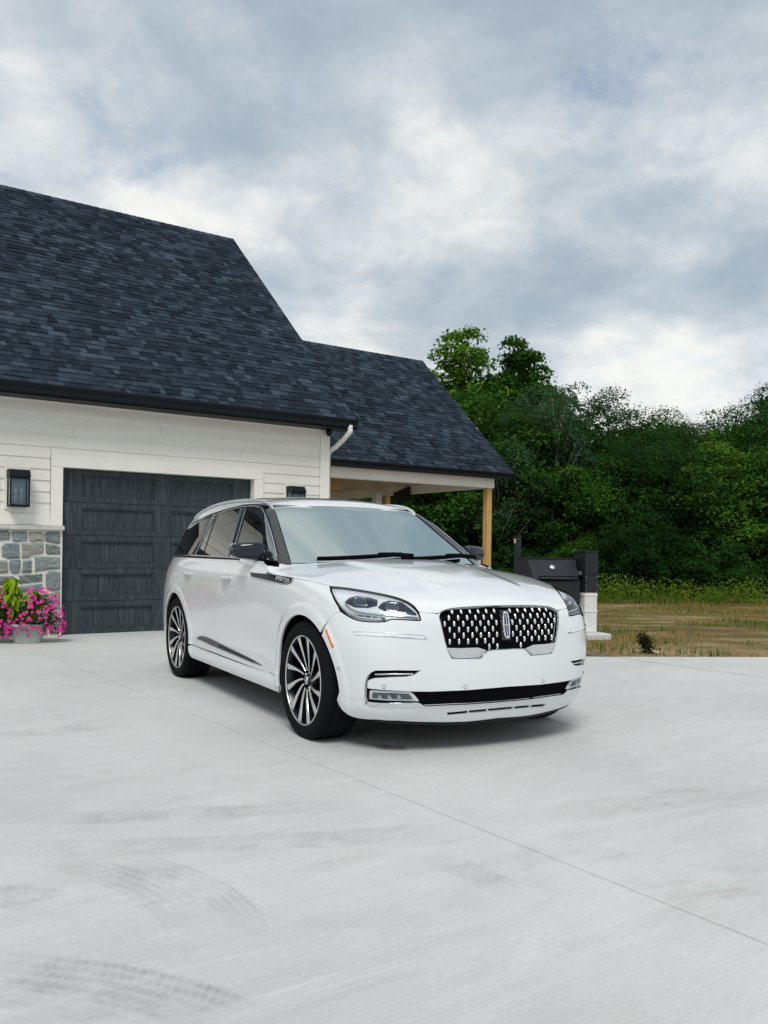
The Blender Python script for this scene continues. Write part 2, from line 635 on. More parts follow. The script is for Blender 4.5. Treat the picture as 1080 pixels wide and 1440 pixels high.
def patch(F, proj, poly, holes=(), step=.03, off=0.0, gap=.0022, flange=.014, bstep=None, mid=False):
    """triangulate a region of a surface: returns verts, normals, faces (with an in-turned edge)"""
    bstep = bstep or step * .8
    loops = [resample(poly_inset(poly, gap), bstep, True)] + [resample(poly_inset(h, -gap)[::-1], bstep, True) for h in holes]
    allb = np.concatenate(loops)
    lo, hi = loops[0].min(0), loops[0].max(0)
    gx = np.arange(lo[0], hi[0] + step, step); gy = np.arange(lo[1], hi[1] + step, step * .866)
    G = np.array([(x + (.5 * step if j % 2 else 0), y) for j, y in enumerate(gy) for x in gx]).reshape(-1, 2)
    ok = in_poly(G, loops[0])
    for h in loops[1:]: ok &= ~in_poly(G, h)
    G = G[ok]
    if len(G):
        dd = np.full(len(G), 1e9)
        for l in loops: dd = np.minimum(dd, poly_dist(G, l))
        G = G[dd > .42 * step]
    pts = np.concatenate([allb, G]) if len(G) else allb
    edges, k = [], 0
    for l in loops:
        edges += [(k + i, k + (i + 1) % len(l)) for i in range(len(l))]
        k += len(l)
    vo, _, fo, _, _, _ = delaunay_2d_cdt([Vector(p) for p in pts], edges, [], 0, 1e-7)
    vo = np.array([tuple(v) for v in vo])
    tri = np.array([f for f in fo if len(f) == 3])
    cen = vo[tri].mean(1)
    ok = in_poly(cen, loops[0])
    for h in loops[1:]: ok &= ~in_poly(cen, h)
    tri = tri[ok]
    O, D = proj.rays(vo)
    P = trace(F, O, D, off)
    if mid: P[np.abs(P[:, 1]) < .009, 1] = 0.0
    Nn = grad(F, P)
    return finish(P, Nn, tri, flange)


def finish(P, Nn, tri, flange):
    fn = np.cross(P[tri[:, 1]] - P[tri[:, 0]], P[tri[:, 2]] - P[tri[:, 0]])
    flip = np.einsum('ij,ij->i', fn, Nn[tri].mean(1)) < 0
    tri[flip] = tri[flip][:, ::-1]
    faces = [tuple(t) for t in tri]
    V, NV = list(P), list(Nn)
    if flange:
        seen = {}
        for a, b, c in faces:
            for e in ((a, b), (b, c), (c, a)): seen[e] = 1
        bd = [e for e in seen if (e[1], e[0]) not in seen and not (P[e[0]][1] == 0 and P[e[1]][1] == 0)]
        top, bot = {}, {}
        outn = {}
        for a, b in bd:
            t = P[b] - P[a]
            o = np.cross(t, Nn[a]); o = o / (np.linalg.norm(o) + 1e-12)
            for v in (a, b): outn[v] = outn.get(v, 0) + o
        r = min(.0025, flange * .3)
        for v, o in outn.items():
            o = o / (np.linalg.norm(o) + 1e-12)
            top[v] = len(V); V.append(P[v] + o * r * .8 - Nn[v] * r); NV.append(o)
            bot[v] = len(V); V.append(P[v] + o * r * .8 - Nn[v] * flange); NV.append(o)
        for a, b in bd:
            faces.append((b, a, top[a], top[b]))
            faces.append((top[b], top[a], bot[a], bot[b]))
    return np.array(V), np.array(NV), faces


def mirror(d):
    V, N, Fc = d
    return V * [1, -1, 1], N * [1, -1, 1], [tuple(reversed(f)) for f in Fc]


def merge(*ds):
    V, N, Fc, k = [], [], [], 0
    for v, n, f in ds:
        V.append(v); N.append(n); Fc += [tuple(i + k for i in t) for t in f]; k += len(v)
    return np.concatenate(V), np.concatenate(N), Fc


def put(name, d, mat, parent):
    return mobj(name, d[0], d[2], mat, parent, True, d[1])


def pair(name, d, mat, parent):
    """the piece on the right side and its mirror image on the left"""
    pr, pl = parent if isinstance(parent, tuple) else (parent, parent)
    return put(name, d, mat, pr), put(name, mirror(d), mat, pl)


def whole(name, d, mat, parent):
    """half a piece and its mirror image as one mesh"""
    return put(name, merge(d, mirror(d)), mat, parent)


def ribbon(P, Nn, w, h, base=.004, closed=False, side=0.0):
    """a low rounded bar that follows a line on a surface"""
    P = np.asarray(P, float); n = len(P)
    sec = [(-.5, -base / max(h, 1e-6)), (-.5, .45), (-.32, .9), (0, 1.0), (.32, .9), (.5, .45), (.5, -base / max(h, 1e-6))]
    V, NV, Fc = [], [], []
    for i in range(n):
        if closed: t = P[(i + 1) % n] - P[i - 1]
        else: t = P[min(i + 1, n - 1)] - P[max(i - 1, 0)]
        t = t / (np.linalg.norm(t) + 1e-12)
        s = np.cross(t, Nn[i]); s /= (np.linalg.norm(s) + 1e-12)
        for a, b in sec:
            V.append(P[i] + s * (a * w + side) + Nn[i] * b * h)
            v = s * a * 1.6 + Nn[i] * max(.05, b - .2)
            NV.append(v / np.linalg.norm(v))
    m = len(sec)
    for i in range(n if closed else n - 1):
        j = (i + 1) % n
        for k in range(m - 1):
            Fc.append((i * m + k, i * m + k + 1, j * m + k + 1, j * m + k))
    if not closed:
        Fc.append(tuple(range(m - 1, -1, -1))); Fc.append(tuple((n - 1) * m + k for k in range(m)))
    # keep faces outwards
    V = np.array(V); NV = np.array(NV)
    f0 = Fc[m // 2]
    fn = np.cross(V[f0[1]] - V[f0[0]], V[f0[2]] - V[f0[0]])
    if fn @ NV[f0[0]] < 0: Fc = [tuple(reversed(f)) for f in Fc]
    return V, NV, Fc


def ribbon_on(F, P, w, h, off=0.0, closed=False, base=.004, step=.02, side=0.0):
    P = resample(P, step, closed)
    Nn = grad(F, P)
    P = P - Nn * (F(P) - off)[:, None]
    P = P - Nn * (F(P) - off)[:, None]
    return ribbon(P, Nn, w, h, base, closed, side)


# ---- materials of the car
M_PAINT = material('white paint', (.735, .75, .755), .24, 0, 1.0, .5, coat_rough=.015)
M_BLACK = material('gloss black', (.006, .007, .009), .12, 0, .6)
M_SATIN = material('satin black', (.007, .008, .010), .5, spec=.25)
M_CHROME = material('chrome', (.80, .82, .84), .07, 1.0)
M_DTRIM = material('dark trim', (.010, .014, .016), .3, spec=.25)
M_DCHROME = material('dark chrome', (.34, .38, .38), .12, 1.0)
M_SILVER = material('brushed silver', (.62, .64, .65), .28, 1.0)
M_RUBBER = material('tyre rubber', (.005, .0055, .006), .8, spec=.12)
M_DARK = material('dark plastic', (.004, .004, .005), .85, spec=.05)
M_RAIL = material('satin silver rail', (.60, .62, .62), .38, .35)
M_MACH = material('machined alloy', (.74, .72, .70), .24, 1.0)
M_RIM = material('black rim', (.005, .007, .011), .25, 0, .15, spec=.3)
M_NAVY = material('dark blue black mirror paint', (.006, .010, .022), .10, 0, .3, spec=.4)
M_AMBER = material('amber lens', (.75, .16, .015), .15, 0, .6)
M_LAMPGREY = material('lamp inner silver', (.84, .86, .88), .22, .15)
M_LAMPDARK = material('lamp inner dark', (.018, .028, .045), .15, .2, .4)
M_LED = material('led cell', (.10, .14, .18), .10, .5, .6)
M_RED = material('tail lamp red', (.25, .01, .012), .1, 0, .8)
M_LEATHER = material('pale leather', (.50, .47, .42), .5)
M_CARPET = material('dark cabin trim', (.02, .02, .022), .8)
M_EMBLEM = material('emblem blue enamel', (.015, .03, .12), .15, 0, .8)


def glass(name, tint, ior, rough=0.0, base=0.0, gtint=(1, 1, 1)):
    m = bpy.data.materials.new(name)
    m.use_nodes = True
    nt = m.node_tree; nt.nodes.clear()
    out = nt.nodes.new('ShaderNodeOutputMaterial')
    tr = nt.nodes.new('ShaderNodeBsdfTransparent'); tr.inputs[0].default_value = (*tint, 1)
    gl = nt.nodes.new('ShaderNodeBsdfGlossy'); gl.inputs[0].default_value = (*gtint, 1); gl.inputs['Roughness'].default_value = rough
    fr = nt.nodes.new('ShaderNodeFresnel'); fr.inputs[0].default_value = ior
    mx = nt.nodes.new('ShaderNodeMixShader')
    ad = nt.nodes.new('ShaderNodeMath'); ad.operation = 'MULTIPLY_ADD'; ad.inputs[1].default_value = 1 - base; ad.inputs[2].default_value = base
    nt.links.new(fr.outputs[0], ad.inputs[0]); nt.links.new(ad.outputs[0], mx.inputs[0]); nt.links.new(tr.outputs[0], mx.inputs[1]); nt.links.new(gl.outputs[0], mx.inputs[2])
    nt.links.new(mx.outputs[0], out.inputs[0])
    return m


M_WIND = glass('windscreen glass', (.42, .50, .49), 1.5, base=.60, gtint=(.88, 1.0, .98))
M_SIDE = glass('side glass', (.34, .40, .39), 1.5, base=.30)
M_PRIV = glass('privacy glass', (.03, .035, .04), 1.45, base=.03)
M_LENS = glass('lamp lens', (.90, .92, .93), 1.42)

FR = Fan((0.05, 0, .55), (1, -.75, 0), R=.8, far=1.35)              # front corner
HD = Fan((-.15, 0, .30), (.45, -.25, .85), R=.7, far=1.45)           # bonnet
RR = Fan((-3.3, 0, .75), (-.75, -.65, 0), R=.8, far=1.5)             # tail corner
SD, TP = Side(), Top()


def arc(cx, cz, r, a0, a1, n=24):
    return [(cx + r * math.cos(math.radians(a0 + (a1 - a0) * i / n)), cz + r * math.sin(math.radians(a0 + (a1 - a0) * i / n))) for i in range(n + 1)]


def side_pts(q, F=None, off=0.0):
    q = np.asarray(q, float)
    O, D = SD.rays(q)
    P = trace(F or F_body, O, D, off, 40)
    return P


def build_car():
    car = empty('suv', (CAR_X, CAR_Y, -.012), CAR_YAW)
    tag(car, 'white three-row suv with a chrome studded grille parked on the concrete driveway', 'car')
    B, G = F_body, F_green
    # ---------- seam lines measured in the photograph
    hood_side = px(B, [(392, 795), (376.6, 793.6), (373.4, 801.6), (384, 804.5), (400, 807.5), (414, 810.5), (440, 815.0), (463.5, 820.5)])
    door_front = px(B, [(376.6, 793.6), (375.2, 797.8), (373.4, 801.6), (377, 809), (380, 816.7), (377.4, 831), (375.0, 850)])
    lamp = px(B, smooth_curve([(464.2, 821.7), (483.3, 823.3), (516.7, 828.3), (550, 835), (570, 841.7), (581.7, 849.2), (589.2, 858.3), (592, 867.5)], 4).tolist()
              + smooth_curve([(590, 870), (570, 869), (551, 868.3), (540, 871.7), (516.7, 871.6), (500, 868.9), (486.7, 862.5), (475, 850), (466.7, 833.3)], 4).tolist())
    grille_px = [(617.8, 861), (620, 857.5), (626, 854.6), (640, 852), (665, 850), (690, 849), (705, 848.7)]
    hood_front = px(B, [(589.2, 857.6), (604, 859.0), (617, 859.6)])
    hood_grille = px(B, grille_px[1:])
    hood_grille[-1, 1] = 0
    # bonnet
    lamp_top = px(B, smooth_curve([(463.8, 821), (483.3, 822.5), (516.7, 827.5), (550, 834.2), (570, 840.9), (581.7, 848.4), (589.2, 857.6)], 4))
    cowl = trace(B, *TP.rays(np.array([(-.46 - .30 * y * y, -y) for y in np.linspace(0, .87, 10)])))
    poly3 = np.concatenate([cowl, hood_side, lamp_top[1:], hood_front[1:], hood_grille])
    poly = HD.to2(poly3)
    whole('hood', patch(B, HD, poly, step=.022, gap=.0020, mid=True), M_PAINT, car)
    # front wing
    ax = lambda a0, a1, wx, n=28: arc(wx, HUB_Z, ARCH_R, a0, a1, n)
    hs = SD.to2(hood_side)
    seam = SD.to2(px(B, [(477.5, 857), (470, 861.5), (463, 866.7)]))
    lampb = SD.to2(px(B, [(464.4, 823), (466.7, 833.3), (475, 850)]))
    df = [tuple(q) for q in SD.to2(door_front)]
    door_x = df + [(-.604, .70), (-.600, .56), (-.590, .45), (-.575, .375)]
    a_seam = math.degrees(math.atan2(seam[-1][1] - HUB_Z, seam[-1][0]))
    fend = [tuple(hs[3]), *map(tuple, hs[4:]), *map(tuple, lampb), *map(tuple, seam), *ax(a_seam, 180 + 14, 0.0), (-.43, .27), (-.47, .345), (-.574, .36)] + door_x[3:][::-1][1:]
    fender = pair('fender', patch(B, SD, fend, step=.025, gap=.0020), M_PAINT, car)
    # doors, quarter panel, sill
    bel = 1.146
    fd = door_x + [(-.60, .352), (-1.2, .352), (-1.752, .358), (-1.757, .6), (-1.752, .9), (-1.73, bel), (-1.2, bel), (-.80, bel)]
    front_door = pair('front_door', patch(B, SD, fd, step=.03, gap=.0022), M_PAINT, car)
    arcr = arc(-3.025, HUB_Z, ARCH_R + .085, 22, 62, 10)
    rd = [(-1.752, .358), (-2.2, .36), (-2.47, .365), (-2.52, .42), *arcr, (-2.80, .90), (-2.82, 1.02), (-2.80, bel), (-2.3, bel), (-1.73, bel), (-1.752, .9), (-1.757, .6)]
    rear_door = pair('rear_door', patch(B, SD, rd, step=.03, gap=.0022), M_PAINT, car)
    qp = [(-2.80, bel), (-2.82, 1.02), (-2.80, .90), *arcr[::-1], (-2.52, .42), (-2.475, .365), *arc(-3.025, HUB_Z, ARCH_R, -3, 180, 40), (-3.46, .56), (-3.56, .60), (-3.58, .9), (-3.56, bel), (-3.2, bel)]
    pair('rear_quarter', patch(B, SD, qp, step=.03, gap=.0022), M_PAINT, car)
    sill = [(-.575, .352), (-.47, .335), (-.425, .265), (-.45, .235), (-1.5, .235), (-2.55, .24), (-2.60, .29), (-2.60, .345), (-2.50, .358), (-2.2, .352), (-1.75, .348), (-1.2, .345)]
    pair('sill', patch(B, SD, sill, step=.03, gap=.0006, flange=.05), M_PAINT, car)
    # tail: bumper, tailgate, lamps
    R2 = RR.to2
    zz = lambda q: side_pts(q)
    q1 = zz([(-3.46, .56), (-3.56, .60), (-3.575, .75)])
    tailc = lambda z: trace(B, np.array([[-5., -.0, z]]), np.array([[1., 0, 0]]), 0, 60)[0]
    rb = [*q1, *[trace(B, *RR.rays(R2(np.array([[x, y, .75]]))))[0] for x, y in [(-3.85, -.9), (-4.02, -.75), (-4.1, -.5)]], tailc(.75), tailc(.5), tailc(.28),
          *[trace(B, *RR.rays(R2(np.array([[x, y, .28]]))))[0] for x, y in [(-4.1, -.5), (-3.95, -.75), (-3.75, -.9)]], *zz([(-3.50, .30), (-3.452, .36), (-3.450, .45)])]
    whole('rear_bumper', patch(B, RR, R2(np.array(rb)), step=.04, mid=True), M_PAINT, car)
    tg = [*zz([(-3.575, .75), (-3.58, .9), (-3.56, bel)]), *[trace(B, *RR.rays(R2(np.array([[x, y, bel]]))))[0] for x, y in [(-3.85, -.8), (-4.0, -.62), (-4.05, -.4)]], tailc(bel), tailc(.95), tailc(.75),
          *[trace(B, *RR.rays(R2(np.array([[x, y, .75]]))))[0] for x, y in [(-4.1, -.5), (-4.02, -.75), (-3.85, -.9)]]]
    whole('tailgate', patch(B, RR, R2(np.array(tg)), step=.04, mid=True), M_PAINT, car)
    tl = [trace(B, *RR.rays(R2(np.array([[x, y, .97]]))))[0] for x, y in [(-3.62, -.93), (-3.75, -.9), (-3.9, -.82), (-4.0, -.7), (-4.06, -.55), (-4.1, -.3), (-4.12, -.1), (-4.12, 0)]]
    whole('tail_lamp', ribbon_on(B, smooth_curve(tl, 4), .06, .008), M_RED, car)

    # ---------- front bumper and everything let into it
    V1 = [(591.3, 940.3), (560, 940), (528.3, 940.3), (522, 943), (516.6, 948), (513.8, 955), (512.6, 966), (512.0, 989.4), (521, 991.5), (560, 993), (590, 993.3), (600, 992.2), (640, 990.4), (680, 988.6), (708, 986.6),
          (707.5, 963.5), (680, 966), (640, 968.7), (607, 970), (578, 969.8), (550, 968.3), (530, 966.8), (516.3, 965.4), (516.6, 955.5), (519.5, 953), (526, 951.3), (550, 950), (574, 949), (583, 946.6)]
    v1 = px(B, V1)
    v1[14, 1] = v1[15, 1] = 0
    low = px(B, [(474.5, 976.6), (485, 978.8), (500, 981), (512.2, 982.8)])
    gb = px(B, [(617.8, 861), (619.5, 872), (626, 900), (631.5, 915.5), (635, 922), (640, 923.5), (674.5, 923.0), (678.5, 920.8), (687, 912.2), (709.6, 910.6)])
    gb[-1, 1] = 0
    f2 = FR.to2
    low[0] = side_pts([arc(0, HUB_Z, ARCH_R, -2.5, -2.5, 1)[0]])[0]
    arc_b = side_pts(arc(0, HUB_Z, ARCH_R, a_seam, -1.0, 16)[1:])
    lampbot = px(B, smooth_curve([(592, 867.5), (590, 870.3), (570, 869.3), (551, 868.6), (540, 872), (516.7, 871.9), (500, 869.2), (486.7, 862.8), (477.5, 857)], 3))
    botv = v1[7:15]      # lower edge of the opening
    top_poly = [*gb[::-1], *hood_front[::-1][1:], *lampbot, *px(B, [(470, 861.5), (463, 866.7)]), *arc_b, *low, *v1[7::-1], *v1[:14:-1]]
    whole('front_bumper', patch(B, FR, f2(np.array(top_poly)), step=.022, gap=.0020, flange=.03, mid=True), M_PAINT, car)
    # lower valance with the slots
    lipz = .215
    lip_l = px(B, [(473.8, 981), (476.5, 988.5), (481.5, 996), (489, 1002), (497, 1005.5)])
    lip = px(B, [(505, 1007.5), (530, 1009), (560, 1010.5), (600, 1012.5), (640, 1012.5), (680, 1009.5), (706, 1006.5)])
    lip[-1, 1] = 0
    val = [*low, *botv, *lip[::-1], *lip_l[::-1]]
    slot_px = [[(628.9, 999.2), (657.8, 996.6), (658.2, 1001.0), (629.4, 1003.9)], [(659.6, 996.4), (684.6, 994.2), (685, 998.5), (660, 1000.8)], [(686.4, 994.0), (704.5, 992.4), (704.8, 996.7), (686.8, 998.3)]]
    slots = [px(B, q) for q in slot_px]
    whole('valance', patch(B, FR, f2(np.array(val)), [f2(q) for q in slots], step=.022, gap=.0006, flange=.03, mid=True), M_PAINT, car)
    for q in slots:
        pair('slot', patch(B, FR, f2(q), step=.02, off=-.014, gap=-.002, flange=0), M_DARK, car)
    spl = smooth_curve(np.array([*lip[1:]]) + [-.045, .02, -.004], 3)
    whole('splitter', ribbon(spl, np.tile([0, 0, -1.], (len(spl), 1)), .07, .022, base=.01), M_SATIN, car)
    # opening backing
    whole('bumper_recess', patch(B, FR, f2(v1), step=.03, off=-.028, gap=-.006, flange=0, mid=True), M_DARK, car)
    # slim chrome blade in the upper vent
    pair('vent_trim', ribbon_on(B, px(B, [(526, 946.2), (550, 945.8), (582, 945.4)]), .010, .006, off=-.018), M_SILVER, car)
    # fog lamps
    fog_px = [(518.5, 969.5), (522, 968.8), (550, 969.9), (576, 971.3), (581, 974.5), (589.3, 984.4), (560, 983.7), (530, 982.3), (518, 981.2)]
    fog = pair('fog_lamp', patch(B, FR, f2(px(B, fog_px)), step=.02, off=-.012, gap=.001, flange=.012), M_LAMPGREY, car)
    pair('lamp_bowl', patch(B, FR, f2(px(B, [(523, 971.8), (550, 972.8), (574, 974), (580, 979.8), (577, 981.3), (550, 980.6), (523, 979.6)])), step=.02, off=-.008, gap=0, flange=.004), M_LED, fog)
    for xx in (531, 544.5, 558):
        pair('reflector', patch(B, FR, f2(px(B, [(xx, 980), (xx + 1, 975), (xx + 3, 975.3), (xx + 6.5, 980.3)])), step=.02, off=-.005, gap=0, flange=.003), M_LAMPGREY, fog)
    pair('lamp_lens', patch(B, FR, f2(px(B, fog_px)), step=.02, off=-.002, gap=.001, flange=0), M_LENS, fog)
    # chrome under the lamps and along the lower opening
    ch = px(B, [(516, 984.2), (560, 985.9), (589, 986.0), (593.5, 988.5), (598, 991), (640, 989), (680, 987.0), (708, 984.9), (708, 986.8), (680, 988.9), (640, 990.8), (600, 992.6), (560, 993.2), (521, 991.6), (518, 988.8)])
    ch[7, 1] = ch[8, 1] = 0
    whole('lower_trim', patch(B, FR, f2(ch), step=.02, off=.001, gap=0, flange=.012, mid=True), M_CHROME, car)
    # parking sensors
    for u, v in ((539.7, 963), (654.4, 963.3), (476, 937.5)):
        c = px(B, [(u, v)])[0]; n = grad(B, c[None])[0]
        r, w = np.cross(n, [0, 0, 1.]), None
        r /= np.linalg.norm(r); w = np.cross(r, n)
        ring = [c + (r * math.cos(a) + w * math.sin(a)) * .011 for a in np.linspace(0, 2 * math.pi, 13)[:-1]]
        pair('parking_sensor', ribbon_on(B, np.array(ring), .0022, .0012, closed=True, step=.05), M_SATIN, car)
    # bright strip below the lamp
    st = px(B, [(495.5, 884.7), (530, 886.6), (570, 889), (598.3, 890.8), (600.8, 896.3), (570, 894.6), (530, 892.2), (500, 890.3)])
    strip = pair('bumper_strip', patch(B, FR, f2(st), step=.02, off=.0035, gap=0, flange=.01), M_CHROME, car)
    pair('strip_inlay', patch(B, FR, f2(px(B, [(501, 886.9), (530, 888.2), (570, 890.4), (597, 892.2), (597.5, 894.6), (570, 893), (530, 890.7), (503.5, 889.1)])), step=.02, off=.0042, gap=0, flange=.002), M_LAMPGREY, strip)
    # amber side marker
    pair('side_marker', patch(B, FR, f2(px(B, [(457.6, 882.6), (459.6, 882.1), (469.4, 906.8), (467.2, 908)])), step=.02, off=.004, gap=0, flange=.008), M_AMBER, car)

    # ---------- headlamps
    hl = f2(lamp)
    head = pair('headlight', patch(B, FR, hl, step=.02, off=-.014, gap=-.001, flange=0), M_LAMPGREY, car)
    pair('lamp_seal', ribbon_on(B, lamp, .010, .002, off=-.003, closed=True, base=.012, step=.015), M_BLACK, head)
    for (cx_, cy_), w_, h_ in (((507, 842.5), 24, 8), ((552.5, 849.5), 22, 8.5)):
        pod = [(cx_ - w_, cy_ + 1), (cx_ - w_ * .72, cy_ - h_ * .72), (cx_ - w_ * .3, cy_ - h_ * 1.05), (cx_ + w_ * .55, cy_ - h_ * .75), (cx_ + w_ * .95, cy_ - h_ * .35), (cx_ + w_ * .92, cy_ + h_ * .65), (cx_ + w_ * .4, cy_ + h_ * 1.05), (cx_ - w_ * .4, cy_ + h_ * .95)]
        if cx_ > 540: pod[4] = (586, 860); pod[5] = (584, 861.5); pod[6] = (568, 859.5)
        pair('lamp_pod', patch(B, FR, f2(px(B, pod)), step=.02, off=-.010, gap=0, flange=.004), M_LAMPDARK, head)
        sq = [(cx_ - 11, cy_ + 1), (cx_ - 7, cy_ - 6), (cx_ + 8.5, cy_ - 5.2), (cx_ + 9, cy_ + 4.5), (cx_ + 5, cy_ + 6), (cx_ - 7, cy_ + 5)]
        qp_ = px(B, sq)
        pair('projector', patch(B, FR, f2(qp_), step=.02, off=-.006, gap=0, flange=.004), M_LED, head)
        pair('projector_bezel', ribbon_on(B, qp_, .004, .002, off=-.006, closed=True, step=.02), M_CHROME, head)
    drl = px(B, [(484, 846), (492, 853), (505, 857.5), (530, 860.5), (560, 863), (588, 865.5)])
    pair('daytime_lamp', ribbon_on(B, smooth_curve(drl, 4), .011, .004, off=-.010, step=.015), M_CHROME, head)
    pair('lamp_wing', ribbon_on(B, smooth_curve(px(B, [(468, 828), (474, 842), (484, 855), (498, 863), (515, 866.5), (536, 867.5)]), 4), .014, .003, off=-.011, step=.015), M_LAMPGREY, head)
    for k in range(5):
        x0 = 491.5 + k * 10.2; y0 = 859.6 + k * 1.15
        pair('led_cell', patch(B, FR, f2(px(B, [(x0, y0), (x0 + 8.6, y0 + 1.2), (x0 + 9.2, y0 + 5.4), (x0 + 1.2, y0 + 4.2)])), step=.02, off=-.009, gap=0, flange=.003), M_LED, head)
    pair('lamp_lens', patch(B, FR, hl, step=.02, off=-.0015, gap=.001, flange=0), M_LENS, head)

    # ---------- grille
    gp3 = np.concatenate([hood_grille[::-1], gb])
    gpoly = f2(gp3)
    grille = whole('grille', patch(B, FR, gpoly, step=.025, off=-.030, gap=-.002, flange=0, mid=True), M_DARK, car)
    frame = np.concatenate([hood_grille[::-1][:-1], gb])
    whole('grille_frame', ribbon_on(B, smooth_curve(frame, 2), .007, .004, off=-.003, base=.02, step=.02), M_DCHROME, grille)
    wing = px(B, [(628.5, 908.6), (650, 909.0), (672, 908.2), (680, 910.5), (684.5, 912), (677, 919.8), (673.5, 922), (641, 922.5), (636, 920.8), (632.3, 915)])
    pair('grille_wing', patch(B, FR, f2(wing), step=.02, off=.001, gap=0, flange=.014), M_CHROME, grille)
    # studs: one shared bean, set in staggered rows on the surface
    bv, bf = [], []
    for i in range(5):
        a = math.pi / 2 * i / 4.5
        for k in range(10):
            b = 2 * math.pi * k / 10
            bv.append((math.sin(a + .0) * .0085 * math.cos(b), math.sin(a) * .0185 * math.sin(b), math.cos(a) * .008))
    for i in range(4):
        for k in range(10): bf.append((i * 10 + k, (i + 1) * 10 + k, (i + 1) * 10 + (k + 1) % 10, i * 10 + (k + 1) % 10))
    stud_me = make_mesh('stud', bv, bf, M_CHROME, True)
    gy = np.concatenate([gp3[:, 1:], (gp3[:, 1:] * [-1, 1])[::-1]])
    gy_in = poly_inset(gy, .016)
    notch = np.array([w[1:] for w in wing])
    for r in range(9):
        z = .872 - r * .0355
        for cidx in range(-8, 9):
            y = (cidx + (.5 if r % 2 else 0)) * .0595 + .0
            q = np.array([[y, z]])
            if not in_poly(q, gy_in)[0] or abs(y) < .045 and z > .64: continue
            if in_poly(q * [[1 if y < 0 else -1, 1]], poly_inset(notch, -.022))[0]: continue
            p = trace(B, np.array([[1.3, y, z]]), np.array([[-1., 0, 0]]), -.013, 40)
            n = Vector(grad(B, p)[0])
            o = link_mesh('stud', stud_me, None, grille)
            up = Vector((0, 0, 1)); up = (up - n * up.dot(n)).normalized(); rt = up.cross(n)
            M = Matrix((rt, up, n)).transposed().to_4x4(); M.translation = Vector(p[0])
            o.matrix_local = M
    # emblem: rounded frame, cross bars and enamel fields
    ec = trace(B, np.array([[1.3, 0, .787]]), np.array([[-1., 0, 0]]), 0.004, 40)[0]
    en = Vector(grad(B, ec[None])[0]); en.y = 0; en.normalize()
    EM = Matrix((Vector((0, 1, 0)), Vector((0, 1, 0)).cross(en) * -1, en)).transposed().to_4x4(); EM.translation = Vector(ec)
    def local_mesh(name, rects, z0, z1, mat, bev=.0015):
        bm = bmesh.new()
        for (x0, y0, x1, y1) in rects: box_bm(bm, (x0, y0, z0), (x1, y1, z1), bev)
        o = bm_obj(name, bm, mat, grille); o.matrix_local = EM
        return o
    local_mesh('emblem_plate', [(-.032, -.095, .032, .092)], -.03, -.004, M_BLACK, .006)
    local_mesh('emblem_field', [(-.019, -.078, .019, .078)], -.004, .003, M_EMBLEM)
    sec, vv, ff = 40, [], []
    for k in range(sec):
        a = 2 * math.pi * k / sec
        sx, sy = math.copysign(abs(math.cos(a)) ** .45, math.cos(a)), math.copysign(abs(math.sin(a)) ** .6, math.sin(a))
        taper = 1 - .18 * abs(sy)
        for (dr, zz_) in ((0, -.004), (0, .007), (-.005, .009), (-.008, .004)):
            vv.append(((.0245 + dr) * sx * taper, (.083 + dr) * sy, zz_))
    for k in range(sec):
        for i in range(3): ff.append((k * 4 + i, k * 4 + i + 1, ((k + 1) % sec) * 4 + i + 1, ((k + 1) % sec) * 4 + i)[::-1])
    o = mobj('emblem_frame', vv, ff, M_CHROME, grille, True); o.matrix_local = EM
    local_mesh('emblem_star', [(-.0022, -.078, .0022, .078), (-.019, -.0025, .019, .0025)], .002, .007, M_CHROME, .0008)

    # ---------- dark backing sheet added to give the shut lines their shade
    frame_side = [(.40, .60), (.40, .95), (0, 1.0), (-.6, 1.02), (-.7, 1.09), (-2, 1.12), (-3.5, 1.11), (-3.52, .62), *arc(-3.025, HUB_Z, ARCH_R + .02, 150, 0, 20), (-2.58, .27), (-.44, .27), *arc(0, HUB_Z, ARCH_R + .02, 180, 30, 20)]
    pair('dark_backing', patch(B, SD, frame_side, step=.06, off=-.024, gap=0, flange=0), M_DARK, car)
    # floor pan, wheel housings
    box_obj('floor_pan', (-3.8, -.78, .20), (.36, .78, .27), M_DARK, car, .02)
    box_obj('front_crossmember', (.40, -.50, .225), (.62, .50, .30), M_DARK, car, .02)
    for wx in WHEEL_X:
        V, Fc = [], []
        n = 24
        ang = [math.radians(-12 + 204 * k / n) for k in range(n + 1)]
        rim_ = [(wx + .440 * math.cos(a), HUB_Z + .440 * math.sin(a)) for a in ang]
        yo = [min(.965, max(.72, abs(p[1]) - .016)) for p in side_pts(rim_)]
        for sgn in (-1, 1):
            for row in range(2):
                for k in range(n + 1): V.append((rim_[k][0], sgn * (yo[k] if row else .45), rim_[k][1]))
        for h in range(2):
            o0 = h * 2 * (n + 1)
            for k in range(n): Fc.append((o0 + k, o0 + k + 1, o0 + n + 2 + k, o0 + n + 1 + k))
            Fc.append(tuple(o0 + k for k in range(n + 1)))
        mobj('wheel_housing', V, Fc, M_DARK, car, False)

    # ---------- cabin: glass, pillars, roof
    wtop, wlo = [], []
    wc = px(G, [(407.5, 789.5), (386.9, 712.2)])
    lo_line = [(-.47 - .31 * y * y + .02, -y) for y in np.linspace(0, abs(wc[0, 1]), 9)]
    def wind_pt(y, z):
        return trace(G, np.array([[1.0, -y, z]]), np.array([[-1., 0, 0]]), 0, 60)[0]
    ys = np.linspace(0, .80, 9)
    lower = [wind_pt(y, 1.135 + .004 * (1 - y)) for y in ys]
    upper = [wind_pt(y, 1.597 - .030 * (y / .66) ** 2) for y in np.linspace(.652, 0, 8)]
    edge = [wind_pt(.80 + (.652 - .80) * t, 1.135 + (1.567 - 1.135) * t) for t in np.linspace(.1, .9, 9)]
